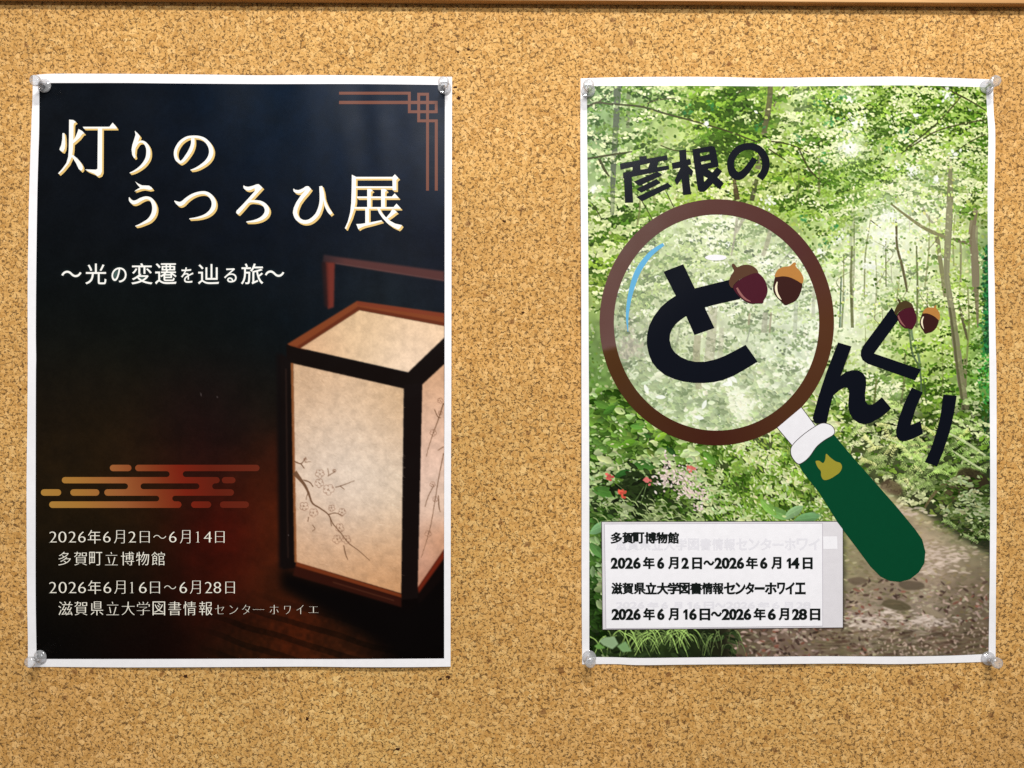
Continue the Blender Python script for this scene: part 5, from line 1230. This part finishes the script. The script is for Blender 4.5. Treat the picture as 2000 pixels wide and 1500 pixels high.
R3_ = text_boxes('滋賀県立大学図書情報センターホワイエ', [(1195, 1215), (1216.5, 1236.5), (1239, 1260), (1261.5, 1281.5), (1284, 1304.5), (1305, 1326.5), (1327.5, 1346.5), (1349, 1370.5), (1372, 1391.5), (1393, 1412.5), (1415, 1435), (1437, 1455), (1456.5, 1472.5), (1475, 1492.5), (1495, 1516), (1519, 1532.5), (1535, 1551), (1554, 1572.5)], (1138.5, 1160), (0, 0), {13: (1147.5, 1151)})
R4_ = text_boxes('2026年6月16日〜2026年6月28日', [(1196, 1208), (1209.5, 1221.5), (1223.5, 1236), (1238.5, 1250), (1257.5, 1278), (1285, 1296.5), (1306.5, 1324), (1335, 1342.5), (1347.5, 1359.5), (1367.5, 1386), (1389.5, 1408.5), (1411, 1424), (1425.5, 1437.5), (1439.5, 1451.5), (1454, 1466), (1473, 1494.5), (1501, 1514), (1522, 1540), (1548.5, 1560), (1561.5, 1575), (1583, 1601)], (1188.5, 1210.5), (1190, 1210))
for r_ in (R1_, R2_, R3_, R4_): FOREST.glyphs('lettering', r_, M_BLACK, panel, 5.2, POP)
g1 = text_boxes('滋賀県立大学図書情報センターホワイ', [(1203 + 23.6 * k, 1223 + 23.6 * k) for k in range(17)], (1052, 1074), (0, 0), {13: (1062, 1065)})
g2 = text_boxes('2026年6月16日〜2026年6月28日', [(a + 8, b + 8) for (_, a, _, b, _) in R4_], (1176, 1188), (1176, 1188))
for g_ in (g1, g2[:-1]): FOREST.glyphs('faint_lettering', g_, M_GHOST, panel, 4.7, (-0.9, -0.7))
#@PAINT_END

# ================================================================== PUSH PINS
def make_pin():
    root = empty('push_pin', (0, 0, 0), 'x', 'push pin', 'clear push pins')
    prof = [(0.0, 0.0), (4.1, 0.0), (4.7, 0.35), (4.75, 0.9), (4.3, 1.35), (3.2, 1.7), (2.55, 2.3), (2.3, 3.3), (2.2, 4.6), (2.3, 6.0), (2.65, 7.2),
            (3.2, 8.3), (3.65, 9.3), (3.8, 10.2), (3.65, 11.0), (3.1, 11.55), (2.0, 11.75), (0.0, 11.8)]
    NS = 40; V, F = [], []
    for r, h in prof:
        for k in range(NS):
            a = 2 * math.pi * k / NS; V.append((r * 1e-3 * math.cos(a), -h * 1e-3, r * 1e-3 * math.sin(a)))
    for i in range(len(prof) - 1):
        for k in range(NS):
            k2 = (k + 1) % NS; a, b, c, d = i * NS + k, i * NS + k2, (i + 1) * NS + k2, (i + 1) * NS + k
            F.append((a, b, c, d))
    import bmesh
    def build(name, V, F, mat):
        me = bpy.data.meshes.new(name); me.from_pydata(V, [], F)
        bm = bmesh.new(); bm.from_mesh(me); bmesh.ops.remove_doubles(bm, verts=bm.verts, dist=1e-6); bmesh.ops.recalc_face_normals(bm, faces=bm.faces)
        bm.to_mesh(me); bm.free()
        me.polygons.foreach_set('use_smooth', np.ones(len(me.polygons), bool)); me.materials.append(mat)
        o = bpy.data.objects.new(name, me); COL.objects.link(o); o.parent = root
        return o
    build('grip', V, F, M_CLEAR)
    V, F = [], []
    ring = [(0.0, -6.0), (0.25, -5.0), (0.5, -3.0), (0.5, 6.5), (0.0, 6.6)]
    for r, h in ring:
        for k in range(10):
            a = 2 * math.pi * k / 10; V.append((r * 1e-3 * math.cos(a), -h * 1e-3, r * 1e-3 * math.sin(a)))
    for i in range(len(ring) - 1):
        for k in range(10):
            k2 = (k + 1) % 10; F.append((i * 10 + k, i * 10 + k2, (i + 1) * 10 + k2, (i + 1) * 10 + k))
    build('needle', V, F, M_STEEL)
    return root


PINS = [  # base px, tilt (x, z), paper, label
    (88, 168, 1.5, -2.0, NIGHT, 'clear push pin at the upper left corner of the dark lantern poster'),
    (868.5, 171.5, 0.0, 2.0, NIGHT, 'clear push pin at the upper right corner of the dark lantern poster'),
    (80, 1282, 4.0, -3.0, NIGHT, 'clear push pin at the lower left corner of the dark lantern poster'),
    (1149, 177.5, 1.5, -3.0, FOREST, 'clear push pin at the upper left corner of the green forest poster'),
    (1926.5, 170, 1.0, -1.0, FOREST, 'clear push pin at the upper right corner of the green forest poster'),
    (1151, 1283, 0.0, -2.0, FOREST, 'clear push pin at the lower left corner of the green forest poster'),
    (1929, 1285.5, 3.0, 0.0, FOREST, 'clear push pin at the lower right corner of the green forest poster')]
proto = make_pin(); kids = list(proto.children)
for i, (x, y, tx, tz, pp, lab) in enumerate(PINS):
    if i == 0: r = proto
    else:
        r = proto.copy(); COL.objects.link(r)
        for ch in kids:
            c = ch.copy(); COL.objects.link(c); c.parent = r
    r.location = tuple(pp.pts(np.array([x]), np.array([y]), 3.0)[0])
    r.rotation_euler = (math.radians(tx), math.radians(31.0 * i), math.radians(tz))
    r['label'] = lab
